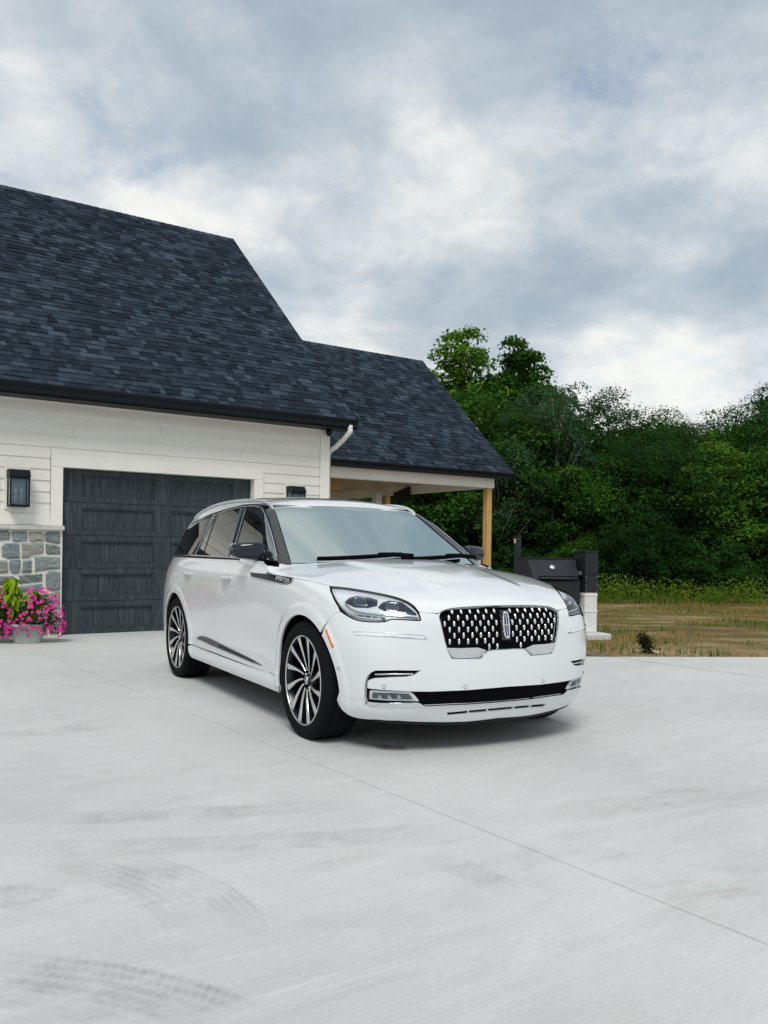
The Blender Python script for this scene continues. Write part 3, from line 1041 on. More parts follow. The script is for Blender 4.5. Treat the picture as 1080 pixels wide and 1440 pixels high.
    WS = Fan((-1.6, 0, .6), (.75, -.15, .66), R=.9, far=1.9)
    wpoly = WS.to2(np.array([*lower, *edge, *upper]))
    whole('windscreen', patch(G, WS, wpoly, step=.035, off=-.004, gap=.003, flange=0, mid=True), M_WIND, car)
    # black frit band and A-pillar covers
    ap_in = [wind_pt(.80 + (.652 - .80) * t, 1.135 + (1.567 - 1.135) * t) for t in np.linspace(-.05, 1.0, 12)]
    ap = px(G, [(389, 795), (384.5, 770), (379, 742), (373.5, 722), (380, 714)])
    apil = np.array([*ap_in, *px(G, [(378, 712.8), (374.5, 716), (377.5, 724), (381.0, 738), (386.2, 764), (391.5, 789)])])
    AP = Fan((-1.4, 0, 1.0), (.6, -.75, .25), R=.9, far=1.5)
    pair('front_pillar', patch(G, AP, AP.to2(apil), step=.02, off=.003, gap=.0008, flange=.008), M_BLACK, car)
    # side glass: front door, rear door, quarter light
    fdl = px(G, smooth_curve([(328, 782.2), (347.6, 713.2)], 3).tolist() + smooth_curve([(349.5, 712.4), (362, 711), (368.5, 715), (374.3, 726.7), (383.4, 755.5), (390.6, 786)], 4).tolist() + [(360, 785)])
    rdl = px(G, [(286.5, 779.2), (306.2, 721.6), (320, 717.4), (337.2, 713.7), (328, 748), (319.5, 781)])
    rdq = px(G, [(277.5, 778.6), (300.8, 723), (304.5, 722), (284.7, 779)])
    def gl(name, p3, mat, par, off=-.003, mt=SD):
        return pair(name, patch(G, mt, mt.to2(p3), step=.03, off=off, gap=0, flange=0), mat, par)
    gl('window', fdl, M_SIDE, front_door)
    gl('window', rdl, M_SIDE, rear_door)
    gl('window', rdq, M_SIDE, rear_door)
    ql = side_pts([(-2.80, 1.165), (-2.765, 1.22), (-2.70, 1.33), (-2.62, 1.44), (-2.555, 1.535), (-2.75, 1.525), (-3.0, 1.50), (-3.2, 1.47), (-3.42, 1.425), (-3.55, 1.30), (-3.66, 1.165)], G)
    gl('quarter_window', ql, M_PRIV, car, off=-.002)
    # dark pillar band behind the glass edges
    dlo = np.concatenate([px(G, [(390.5, 788), (384.2, 757), (375.6, 724), (369, 712.3), (362, 708.6), (352, 708.6), (340, 710), (320, 714.8), (300, 721), (285, 727.7), (271, 735.9)]), side_pts([(-3.62, 1.28), (-3.72, 1.135), (-.72, 1.135)], G)])
    h2 = [SD.to2(fdl), SD.to2(rdl), SD.to2(rdq)]
    fdh, rdh, rqh = [poly_inset(h, .010) for h in h2]
    pillar = pair('window_surround', patch(G, SD, SD.to2(dlo), [fdh, rdh, rqh], step=.03, off=-.006, gap=0, flange=0), M_SATIN, car)
    # bright line round the windows
    top_line = px(G, [(270, 735.5), (285, 727.3), (300, 720.6), (320, 714.4), (340, 709.6), (352, 708.2), (362, 708.2), (369, 711.5), (375.3, 722), (384.8, 752), (391, 779)])
    pair('window_trim', ribbon_on(G, smooth_curve(top_line, 5), .011, .005, off=.001, step=.02), M_SATIN, car)
    pair('window_trim', ribbon_on(G, smooth_curve(px(G, [(300, 723.3), (320, 716.2), (340, 711.3), (352, 710), (361.5, 710), (367.8, 713), (373.8, 724), (383, 754), (389, 779)]), 5), .007, .005, off=.003, step=.02), M_CHROME, car)
    bl = side_pts([(-.84, 1.156), (-1.2, 1.158), (-1.8, 1.160), (-2.4, 1.162), (-2.80, 1.163)], G)
    pair('belt_trim', ribbon_on(G, bl, .016, .005, off=.004, step=.04), M_CHROME, car)
    bl2 = side_pts([(-2.82, 1.162), (-3.2, 1.160), (-3.55, 1.158)], G)
    pair('belt_trim', ribbon_on(G, bl2, .022, .005, off=.004, step=.04), M_BLACK, car)
    pair('pillar_trim', ribbon_on(G, px(G, [(274, 780), (287, 752), (301, 722)]), .009, .005, off=.001, step=.03), M_DCHROME, car)
    pair('pillar_trim', ribbon_on(G, px(G, [(322, 781), (331, 748), (341.5, 712.5)]), .045, .004, off=.0, step=.03), M_BLACK, car)
    pair('pillar_trim', ribbon_on(G, px(G, [(321, 781), (329.6, 748), (339.2, 713.2)]), .006, .004, off=.003, step=.03), M_DCHROME, car)
    pair('pillar_trim', ribbon_on(G, px(G, [(326.5, 781), (335.5, 748), (346, 712.5)]), .006, .004, off=.003, step=.03), M_DCHROME, car)
    sail = px(B, [(366.5, 785.6), (392, 788.6), (388.5, 794.6), (380, 793), (373.5, 790.4)])
    sn = np.tile([.35, -.85, .4], (5, 1)); sn /= np.linalg.norm(sn[0])
    sV = np.concatenate([sail + sn * .006, sail - sn * .03])
    sF = [(0, 1, 2, 3, 4)] + [(i, i + 5, (i + 1) % 5 + 5, (i + 1) % 5) for i in range(5)]
    pair('sail_trim', (sV, np.concatenate([sn, sn]), sF), M_SATIN, car)
    # roof skin: white sides, black glass middle
    rl = side_pts([(-1.36, 1.588), (-1.5, 1.600), (-1.7, 1.614), (-2.0, 1.618), (-2.4, 1.592), (-2.8, 1.547), (-3.1, 1.505), (-3.45, 1.440), (-3.60, 1.425)], G)
    fr_edge = [wind_pt(y, 1.602 - .030 * (y / .66) ** 2) for y in np.linspace(0, .66, 8)]
    rear_edge = [trace(G, np.array([[x, -y, 2.1]]), np.array([[0, 0, -1.]]))[0] for x, y in [(-3.70, .55), (-3.78, .4), (-3.84, .2), (-3.86, 0)]]
    RF = Fan((-2.4, 0, .2), (0, -.3, .95), up=(1, 0, 0), R=1.3, far=2.4)
    rpoly = RF.to2(np.array([*fr_edge, *rl, *rear_edge]))
    pan = [trace(G, np.array([[x, y, 2.1]]), np.array([[0, 0, -1.]]))[0] for x, y in [(-1.66, 0.0), (-1.68, -.40), (-1.74, -.50), (-3.1, -.50), (-3.16, -.44), (-3.18, 0)]]
    whole('roof', patch(G, RF, rpoly, step=.035, gap=0, flange=.012, mid=True), M_PAINT, car)
    whole('roof_glass', patch(G, RF, RF.to2(np.array(pan)), step=.05, off=.006, gap=0, flange=.01, mid=True), M_BLACK, car)
    # rear window
    rw = [trace(G, np.array([[-5., -y, z]]), np.array([[1., 0, 0]]), 0, 60)[0] for y, z in [(0, 1.16), (.55, 1.16), (.66, 1.2), (.60, 1.40), (.52, 1.50), (0, 1.52)]]
    RW = Fan((-3.0, 0, 1.1), (-1, -.2, .25), R=.9, far=1.6)
    whole('rear_window', patch(G, RW, RW.to2(np.array(rw)), step=.05, off=-.002, gap=0, flange=0, mid=True), M_PRIV, car)
    dp = [trace(G, *RW.rays(RW.to2(np.array([p]))))[0] for p in [(-3.72, -.75, 1.15), (-3.66, -.72, 1.3), (-3.60, -.66, 1.42), (-3.72, -.55, 1.46), (-3.8, -.55, 1.3), (-3.9, -.6, 1.15)]]
    pair('rear_pillar', patch(G, RW, RW.to2(np.array(dp)), step=.05, off=.001, gap=-.02, flange=0), M_BLACK, car)
    # roof rails
    rx = [-1.36, -1.42, -1.52, -1.7, -2.0, -2.4, -2.8, -3.15, -3.40, -3.52, -3.58]
    rz_ = [-.004, .010, .014, .016, .016, .016, .016, .016, .014, .008, -.004]
    rail = trace(G, *TP.rays(np.array([(x, -.662 + .02 * max(0, -x - 2.9)) for x in rx]))) + np.array([(0, 0, z) for z in rz_])
    rp = smooth_curve(rail, 5)
    rn = np.tile(np.array([0, -.45, .89]), (len(rp), 1))
    pair('roof_rail', ribbon(rp, rn, .024, .011, base=.014), M_RAIL, car)
    # cowl and wipers
    cw = np.array([(-.50 - .31 * y * y, -y, 1.150 - .03 * y * y) for y in np.linspace(-.80, .80, 25)])
    put('cowl', ribbon(cw, np.tile([.2, 0, .98], (25, 1)), .14, .006, base=.03), M_SATIN, car)
    for y0, y1 in ((-.62, .06), (.02, .70)):
        ws = np.array([wind_pt(-y, 1.158 + .035 * ((y - y0) / (y1 - y0)) ** 1.5 - .012 * y * y) + [.012, 0, .012] for y in np.linspace(y0, y1, 14)])
        put('wiper', ribbon(ws, np.tile([.5, 0, .85], (14, 1)), .016, .022, base=.01), M_DARK, car)
        k = 9
        arm = np.array([ws[k] + [.0, 0, .012], ws[k] * .5 + ws[k + 2] * .5 + [.05, .05, .012], ws[min(13, k + 3)] + [.10, .1, -.005]])
        put('wiper_arm', ribbon(arm, np.tile([.4, 0, .9], (3, 1)), .028, .018, base=.012), M_DARK, car)

    # ---------- trims on the flank
    hpt = lambda q: px(B, q)
    bd = hpt([(352.3, 803), (380, 805.4), (414.5, 811.2), (411, 815.5), (405, 818.6), (397, 818.4), (378, 813.8), (355, 808.6)])
    badge = pair('fender_badge', patch(B, SD, SD.to2(bd), step=.02, off=.006, gap=0, flange=.012), M_DTRIM, car)
    pair('badge_trim', ribbon_on(B, bd, .004, .002, off=.006, closed=True, step=.02), M_CHROME, badge)
    # raised letters on the badge
    cu = bpy.data.curves.new('badge_text', 'FONT')
    cu.body = 'AVIATOR'; cu.size = .044; cu.extrude = .0015; cu.space_character = 1.25; cu.align_x = 'CENTER'; cu.align_y = 'CENTER'
    tmp = bpy.data.objects.new('tmp_text', cu); COL.objects.link(tmp)
    dg = bpy.context.evaluated_depsgraph_get()
    tme = bpy.data.meshes.new_from_object(tmp.evaluated_get(dg)); tme.name = 'badge_lettering'
    bpy.data.objects.remove(tmp); bpy.data.curves.remove(cu)
    tme.materials.clear(); tme.materials.append(M_CHROME)
    for par, sgn in ((badge[0], -1), (badge[1], 1)):
        ctr = px(B, [(397, 812.6)], .008)[0]; ctr[1] *= -sgn
        o = link_mesh('badge_lettering', tme, None, par)
        rt = Vector((1, 0, -.07 * 1)) if sgn < 0 else Vector((-1, 0, .07)); rt.normalize()
        n = Vector((.06, sgn * 1.0, .12)).normalized(); rt = (rt - n * rt.dot(n)).normalized(); up = n.cross(rt)
        M = Matrix((rt, up, n)).transposed().to_4x4(); M.translation = Vector(ctr)
        o.matrix_local = M
    sk = hpt([(276.8, 895.8), (282, 892.2), (290, 893.4), (300, 898), (330, 912.5), (352, 923), (361, 928.2), (369.5, 933.5), (355, 929), (330, 918.5), (300, 906), (285, 899)])
    skirt = pair('door_trim', patch(B, SD, SD.to2(sk), step=.02, off=.006, gap=0, flange=.012), M_DCHROME, front_door)
    sk2 = hpt([(309, 903.6), (330, 913.8), (352, 924.4), (362, 930), (352, 926.8), (330, 917), (308.5, 908)])
    pair('door_trim_inlay', patch(B, SD, SD.to2(sk2), step=.02, off=.0075, gap=0, flange=.003), M_DTRIM, skirt)
    # door handles
    for door, xh in ((front_door, -1.50), (rear_door, -2.585)):
        hh = side_pts([(xh - .105, 1.0), (xh - .06, 1.003), (xh, 1.004), (xh + .06, 1.003), (xh + .105, 1.0)])
        bump_ = np.array([0, -.018, -.026, -.018, 0])
        P = smooth_curve(hh + np.stack([np.zeros(5), bump_, np.zeros(5)], 1), 4)
        pair('handle', ribbon(P, grad(B, P), .030, .012, base=.010), M_PAINT, door)
        cup = side_pts(arc(xh, 1.002, .042, 0, 360, 16)[:-1])
        pair('handle_cup', patch(B, SD, SD.to2(cup), step=.02, off=.0008, gap=0, flange=0), M_PAINT, door)
    # mirrors
    def mirror_mesh(cx, cy, cz, rx, ry, rz, ex):
        V, Fc, n, m = [], [], 20, 12
        for i in range(m + 1):
            a = -math.pi / 2 + math.pi * i / m
            for k in range(n):
                b = 2 * math.pi * k / n
                f_ = lambda v: math.copysign(abs(v) ** ex, v)
                X, Y, Z = f_(math.cos(a)) * f_(math.cos(b)), f_(math.cos(a)) * f_(math.sin(b)), f_(math.sin(a))
                V.append((cx + rx * X * (1 - .12 * Y), cy + ry * Y, cz + rz * Z * (1 - .14 * -Y) - .0 * X))
        for i in range(m):
            for k in range(n): Fc.append((i * n + k, i * n + (k + 1) % n, (i + 1) * n + (k + 1) % n, (i + 1) * n + k))
        return V, Fc
    MX, MY, MZ = -.975, -1.012, 1.219
    for sg in (1, -1):
        V, Fc = mirror_mesh(MX, MY, MZ, .070, .112, .064, .5)
        V = np.array(V); V[:, 0] -= .40 * (-(V[:, 1] - MY))       # sweep the outer end back
        if sg < 0: V = V * [1, -1, 1]; Fc = [tuple(reversed(f)) for f in Fc]
        mir = mobj('door_mirror', V, Fc, M_NAVY, car, True)
        arm = tube_data([(MX, sg * -.93, 1.128), (MX + .01, sg * -1.0, 1.142), (MX, sg * -1.07, 1.158)], [.045, .034, .03], 12)
        mobj('mirror_arm', arm[0], arm[1], M_PAINT, mir, True)
        ln = np.array([(MX + .064 + .40 * t * .2 - .02 * abs(t), sg * (MY + .2 * t), MZ - .047) for t in np.linspace(-.38, .42, 9)])
        put('mirror_trim', ribbon(ln, np.tile([1., 0, -.2], (9, 1)), .008, .006, base=.01), M_SATIN, mir)
        gV = [(MX - .074 + .40 * y * .098, sg * (MY + y * .098), MZ + z * .055) for y, z in ((-1, -1), (1, -1), (1, 1), (-1, 1))]
        mobj('mirror_glass', gV, [(0, 1, 2, 3) if sg < 0 else (3, 2, 1, 0)], M_CHROME, mir)

    # ---------- cabin inside
    box_obj('dashboard', (-1.02, -.74, .86), (-.62, .74, 1.09), M_CARPET, car, .05)
    box_obj('cabin_floor', (-3.6, -.82, .40), (-.7, .82, .50), M_CARPET, car, .02)
    def seat(cx, cy, w):
        s = box_obj('seat', (cx - .25, cy - w, .50), (cx + .28, cy + w, .72), M_LEATHER, car, .05)
        xf = Matrix.Translation((cx - .25, cy, .66)) @ Matrix.Rotation(-.28, 4, 'Y')
        box_obj('seat_back', (-.07, -w, 0), (.07, w, .60), M_LEATHER, s, .05, xf)
        box_obj('headrest', (-.05, -w * .55, .65), (.05, w * .55, .84), M_LEATHER, s, .04, xf)
        box_obj('headrest_post', (-.012, -w * .3, .55), (.012, w * .3, .70), M_SILVER, s, .005, xf)
    for cx in (-1.55, -2.45, -3.2):
        for cy in (-.40, .40): seat(cx, cy, .26)
    wv, wf = [], []
    for i in range(28):
        a = 2 * math.pi * i / 28
        for k in range(8):
            b = 2 * math.pi * k / 8
            wv.append(((.185 + .014 * math.cos(b)) * math.cos(a), (.185 + .014 * math.cos(b)) * math.sin(a), .014 * math.sin(b)))
    for i in range(28):
        for k in range(8): wf.append((i * 8 + k, ((i + 1) % 28) * 8 + k, ((i + 1) % 28) * 8 + (k + 1) % 8, i * 8 + (k + 1) % 8))
    o = mobj('steering_wheel', wv, wf, M_CARPET, car, True)
    o.matrix_local = Matrix.Translation((-1.08, .40, 1.02)) @ Matrix.Rotation(math.radians(-65), 4, 'Y')
    box_obj('rear_view_mirror', (-1.26, -.11, 1.46), (-1.23, .11, 1.52), M_DARK, car, .012)

    # ---------- wheels
    prof_t = [(.283, -.118), (.300, -.128), (.335, -.137), (.362, -.132), (.378, -.118), (.3845, -.095), (.386, -.062), (.380, -.060), (.380, -.050), (.3865, -.048), (.387, -.004), (.381, -.002), (.381, .008), (.387, .010),
              (.3865, .05), (.380, .052), (.380, .062), (.386, .064), (.3845, .095), (.378, .118), (.362, .132), (.335, .137), (.300, .128), (.283, .118)]
    tv, tf = lathe_data(prof_t, 72)
    tyre_me = make_mesh('tyre', tv, [f[::-1] for f in tf], M_RUBBER, True)
    prof_r = [(.30, -.112), (.294, -.124), (.287, -.126), (.281, -.120), (.276, -.10), (.262, -.06), (.258, .02), (.262, .10), (.283, .118)]
    rv, rf_ = lathe_data(prof_r, 72)
    rim_me = make_mesh('rim', rv, [f[::-1] for f in rf_], M_RIM, True)
    lv, lf = lathe_data([(.2915, -.1245), (.2895, -.1275), (.2845, -.1275), (.2830, -.1225)], 72)
    lip_me = make_mesh('rim_lip', lv, [f[::-1] for f in lf], M_MACH, True)
    # one blade: a twisted, widening machined face on a dark body
    def blade():
        V, Fc, N_ = [], [], 12
        for i in range(N_ + 1):
            t = i / N_
            r = .062 + (.281 - .062) * t
            ang = math.radians(-16 * (1 - t) ** 1.6)
            w = .0065 + .0155 * t ** 1.7
            d = -.090 - .028 * t ** .8
            c_, s_ = math.cos(ang), math.sin(ang)
            for a, dd in ((-1, .045), (-1, .0), (-.8, -.003), (.8, -.001), (1, .003), (1, .045)):
                x_, y_ = r, a * w
                V.append((x_ * c_ - y_ * s_, d + dd, x_ * s_ + y_ * c_))
        for i in range(N_):
            for k in range(5): Fc.append((i * 6 + k, i * 6 + k + 1, (i + 1) * 6 + k + 1, (i + 1) * 6 + k))
        return V, Fc
    bv_, bf_ = blade()
    blade_me = bpy.data.meshes.new('spoke')
    blade_me.from_pydata(bv_, [], bf_)
    blade_me.materials.append(M_MACH); blade_me.materials.append(M_RIM)
    for p in blade_me.polygons: p.material_index = 0 if (p.index % 5) in (1, 2, 3) else 1
    blade_me.update()
    hv, hf = lathe_data([(.0001, -.098), (.030, -.097), (.034, -.092), (.036, -.080), (.062, -.082), (.074, -.075), (.078, -.040), (.078, .0)], 36)
    hub_me = make_mesh('hub', hv, [f[::-1] for f in hf], M_RIM, True)
    cv_, cf_ = lathe_data([(.0001, -.101), (.026, -.1005), (.0275, -.097)], 32)
    cap_me = make_mesh('centre_cap', cv_, [f[::-1] for f in cf_], M_SILVER, True)
    dv, df = lathe_data([(.09, -.005), (.19, -.005), (.192, .02), (.09, .02)], 48)
    disc_me = make_mesh('brake_disc', dv, [f[::-1] for f in df], M_SILVER, True)
    bk_v, bk_f = lathe_data([(.0001, .05), (.262, .05)], 48)
    back_me = make_mesh('rim_back', bk_v, [f[::-1] for f in bk_f], M_DARK, False)
    lug_v, lug_f = lathe_data([(.0001, -.088), (.007, -.088), (.009, -.08), (.009, -.07)], 10)
    lug_me = make_mesh('lug_nut', lug_v, [f[::-1] for f in lug_f], M_SILVER, True)
    for wx in WHEEL_X:
        for sg in (-1, 1):
            w = empty('wheel', (wx, sg * .850, HUB_Z), 0.0 if sg < 0 else math.pi, car)
            for nm, me in (('tyre', tyre_me), ('rim', rim_me), ('rim_lip', lip_me), ('hub', hub_me), ('centre_cap', cap_me), ('brake_disc', disc_me), ('rim_back', back_me)):
                link_mesh(nm, me, None, w)
            for k in range(12):
                o = link_mesh('spoke', blade_me, None, w); o.rotation_euler = (0, math.radians(30 * k + 12), 0)
            for k in range(5):
                a = 2 * math.pi * k / 5
                o = link_mesh('lug_nut', lug_me, None, w); o.location = (.052 * math.cos(a), 0, .052 * math.sin(a))
    return car

# ------------------------------------------------------------------ house: own frame, x along the front wall from the garage door's edge, y into the house
HA = (-4.406, 12.05)
HROT = math.atan2(.5743, .8187)
HD_, HN_ = np.array([.8187, .5743]), np.array([-.5743, .8187])


def wall_px(u, v, y=0.0):
    """a photograph pixel onto the front wall plane: (x, z) in the house frame"""
    dx, dy = u - 540.0, v - CAM_CY
    c, s = math.cos(CAM_ROLL), math.sin(CAM_ROLL)
    r = np.array([(dx * c + dy * s) / CAM_F, 1.0]); rz = -(-dx * s + dy * c) / CAM_F
    A = np.array(HA)
    t = (y + A @ HN_) / (r @ HN_)
    return float((r * t - A) @ HD_), CAM_H + t * rz


def to_world(x, y, z=0.0):
    p = np.array(HA) + HD_ * x + HN_ * y
    return (float(p[0]), float(p[1]), z)


def noise_mat(name, c1, c2, scale=6, rough=.7, bump=.2, dist=.004, detail=6, stretch=(1, 1, 1), coord='Object', lo=.35, hi=.65, bscale=None, spec=.4):
    m = material(name, c1, rough, spec=spec)
    n = Nodes(m)
    v = n.mapping(n.coord(coord), scale=stretch)
    f = n.noise(v, scale, detail, .6)
    n.set(Base_Color=n.ramp(f, [(lo, c1), (hi, c2)]))
    if bump:
        n.set(Normal=n.bump(n.noise(v, bscale or scale * 4, 6, .65), bump, dist))
    return m


M_SIDING = noise_mat('painted lap siding', (.735, .715, .645), (.79, .765, .695), 3, .55, .12, .002, stretch=(.4, 2, 3))
M_TRIM = noise_mat('painted trim board', (.77, .75, .68), (.82, .80, .73), 2, .5, .08, .001)
M_CAP = noise_mat('cast stone cap', (.50, .48, .44), (.60, .58, .54), 14, .8, .3, .002)
M_MORTAR = noise_mat('cream mortar', (.70, .67, .58), (.80, .77, .69), 22, .95, .6, .004)
M_BLACKMETAL = material('black painted aluminium', (.006, .008, .012), .5, spec=.2)
M_WHITEMETAL = material('white painted aluminium', (.72, .71, .68), .4)
M_CEIL = noise_mat('pine ceiling boards', (.66, .38, .16), (.78, .50, .25), 3, .6, .2, .002, stretch=(.5, 7, 7))
M_POST = noise_mat('pine post', (.50, .29, .10), (.62, .39, .16), 5, .6, .25, .002, stretch=(9, 9, .7))
M_GABLE = noise_mat('beige board', (.66, .60, .50), (.72, .66, .56), 4, .7, .1, .001)
M_INNER = material('dark inside of wall', (.06, .06, .06), .9)


def stone_material():
    m = material('field stone', (.2, .24, .26), .75)
    n = Nodes(m)
    co = n.coord('Object')
    oi = n.new('ShaderNodeObjectInfo').outputs['Random']
    isl = n.new('ShaderNodeNewGeometry').outputs['Random Per Island']
    r = n.math('FRACT', n.math('ADD', oi, isl))
    sh = n.new('ShaderNodeVectorMath', operation='ADD')
    n.nt.links.new(co, sh.inputs[0])
    cb = n.new('ShaderNodeCombineXYZ'); n.nt.links.new(n.math('MULTIPLY', r, 37.0), cb.inputs[0])
    n.nt.links.new(cb.outputs[0], sh.inputs[1])
    v = sh.outputs[0]
    base = n.ramp(r, [(0, (.065, .075, .070)), (.16, (.15, .20, .215)), (.34, (.34, .29, .21)), (.5, (.11, .155, .175)), (.66, (.095, .10, .078)), (.8, (.23, .29, .30)), (.9, (.31, .275, .205)), (1, (.14, .185, .20))])
    st = n.noise(n.mapping(v, scale=(3, 3, 11)), 2.2, 8, .7, 1.2)
    f2 = n.noise(v, 26, 6, .7)
    c = n.mix(n.ramp(st, [(.38, 0.0), (.66, .75)]), base, (.40, .44, .45))
    c = n.mix(n.ramp(f2, [(.45, 0.0), (.75, .6)]), c, (.05, .06, .065))
    n.set(Base_Color=c, Normal=n.bump(n.math('ADD', f2, n.math('MULTIPLY', st, .8)), .8, .012))
    return m


def shingle_material():
    m = material('asphalt shingle', (.03, .035, .045), .95, spec=.04)
    n = Nodes(m)
    oi = n.new('ShaderNodeObjectInfo').outputs['Random']
    isl = n.new('ShaderNodeNewGeometry').outputs['Random Per Island']
    r = n.math('FRACT', n.math('ADD', oi, isl))
    co = n.coord('Object')
    gran = n.noise(co, 170, 3, .7)
    patch_ = n.noise(co, .9, 4, .5)
    r2 = n.math('ADD', n.math('MULTIPLY', r, .96), n.math('MULTIPLY', n.math('SUBTRACT', patch_, .48), .30), True)
    base = n.ramp(r2, [(0, (.011, .018, .027)), (.22, (.018, .028, .041)), (.5, (.027, .040, .057)), (.75, (.037, .054, .074)), (.90, (.049, .070, .094)), (1, (.074, .100, .130))])
    c = n.mix(n.ramp(gran, [(.42, 0.0), (.62, .55)]), base, (.012, .014, .018), 'MIX')
    c = n.mix(n.ramp(gran, [(.60, 0.0), (.72, .35)]), c, (.20, .21, .22))
    n.set(Base_Color=c, Normal=n.bump(gran, .5, .004))
    return m


def door_material():
    m = material('stained wood-grain door', (.04, .05, .06), .42, spec=.12)
    n = Nodes(m)
    oi = n.new('ShaderNodeObjectInfo').outputs['Random']
    co = n.coord('Object')
    cb = n.new('ShaderNodeCombineXYZ'); n.nt.links.new(n.math('MULTIPLY', oi, 31.0), cb.inputs[0]); n.nt.links.new(n.math('MULTIPLY', oi, 17.0), cb.inputs[2])
    sh = n.new('ShaderNodeVectorMath', operation='ADD'); n.nt.links.new(co, sh.inputs[0]); n.nt.links.new(cb.outputs[0], sh.inputs[1])
    g1 = n.noise(n.mapping(sh.outputs[0], scale=(1, 1, .05)), 45, 6, .65, .4)
    g2 = n.noise(n.mapping(sh.outputs[0], scale=(1, 1, .07)), 13, 7, .66, .8)
    c = n.ramp(g1, [(.30, (.023, .029, .034)), (.52, (.045, .056, .063)), (.72, (.078, .092, .100))])
    c = n.mix(n.ramp(g2, [(.56, 0.0), (.70, .5)]), c, (.12, .145, .165))
    n.set(Base_Color=c, Normal=n.bump(g1, .25, .003))
    return m


M_STONE, M_SHINGLE, M_DOOR = stone_material(), shingle_material(), door_material()


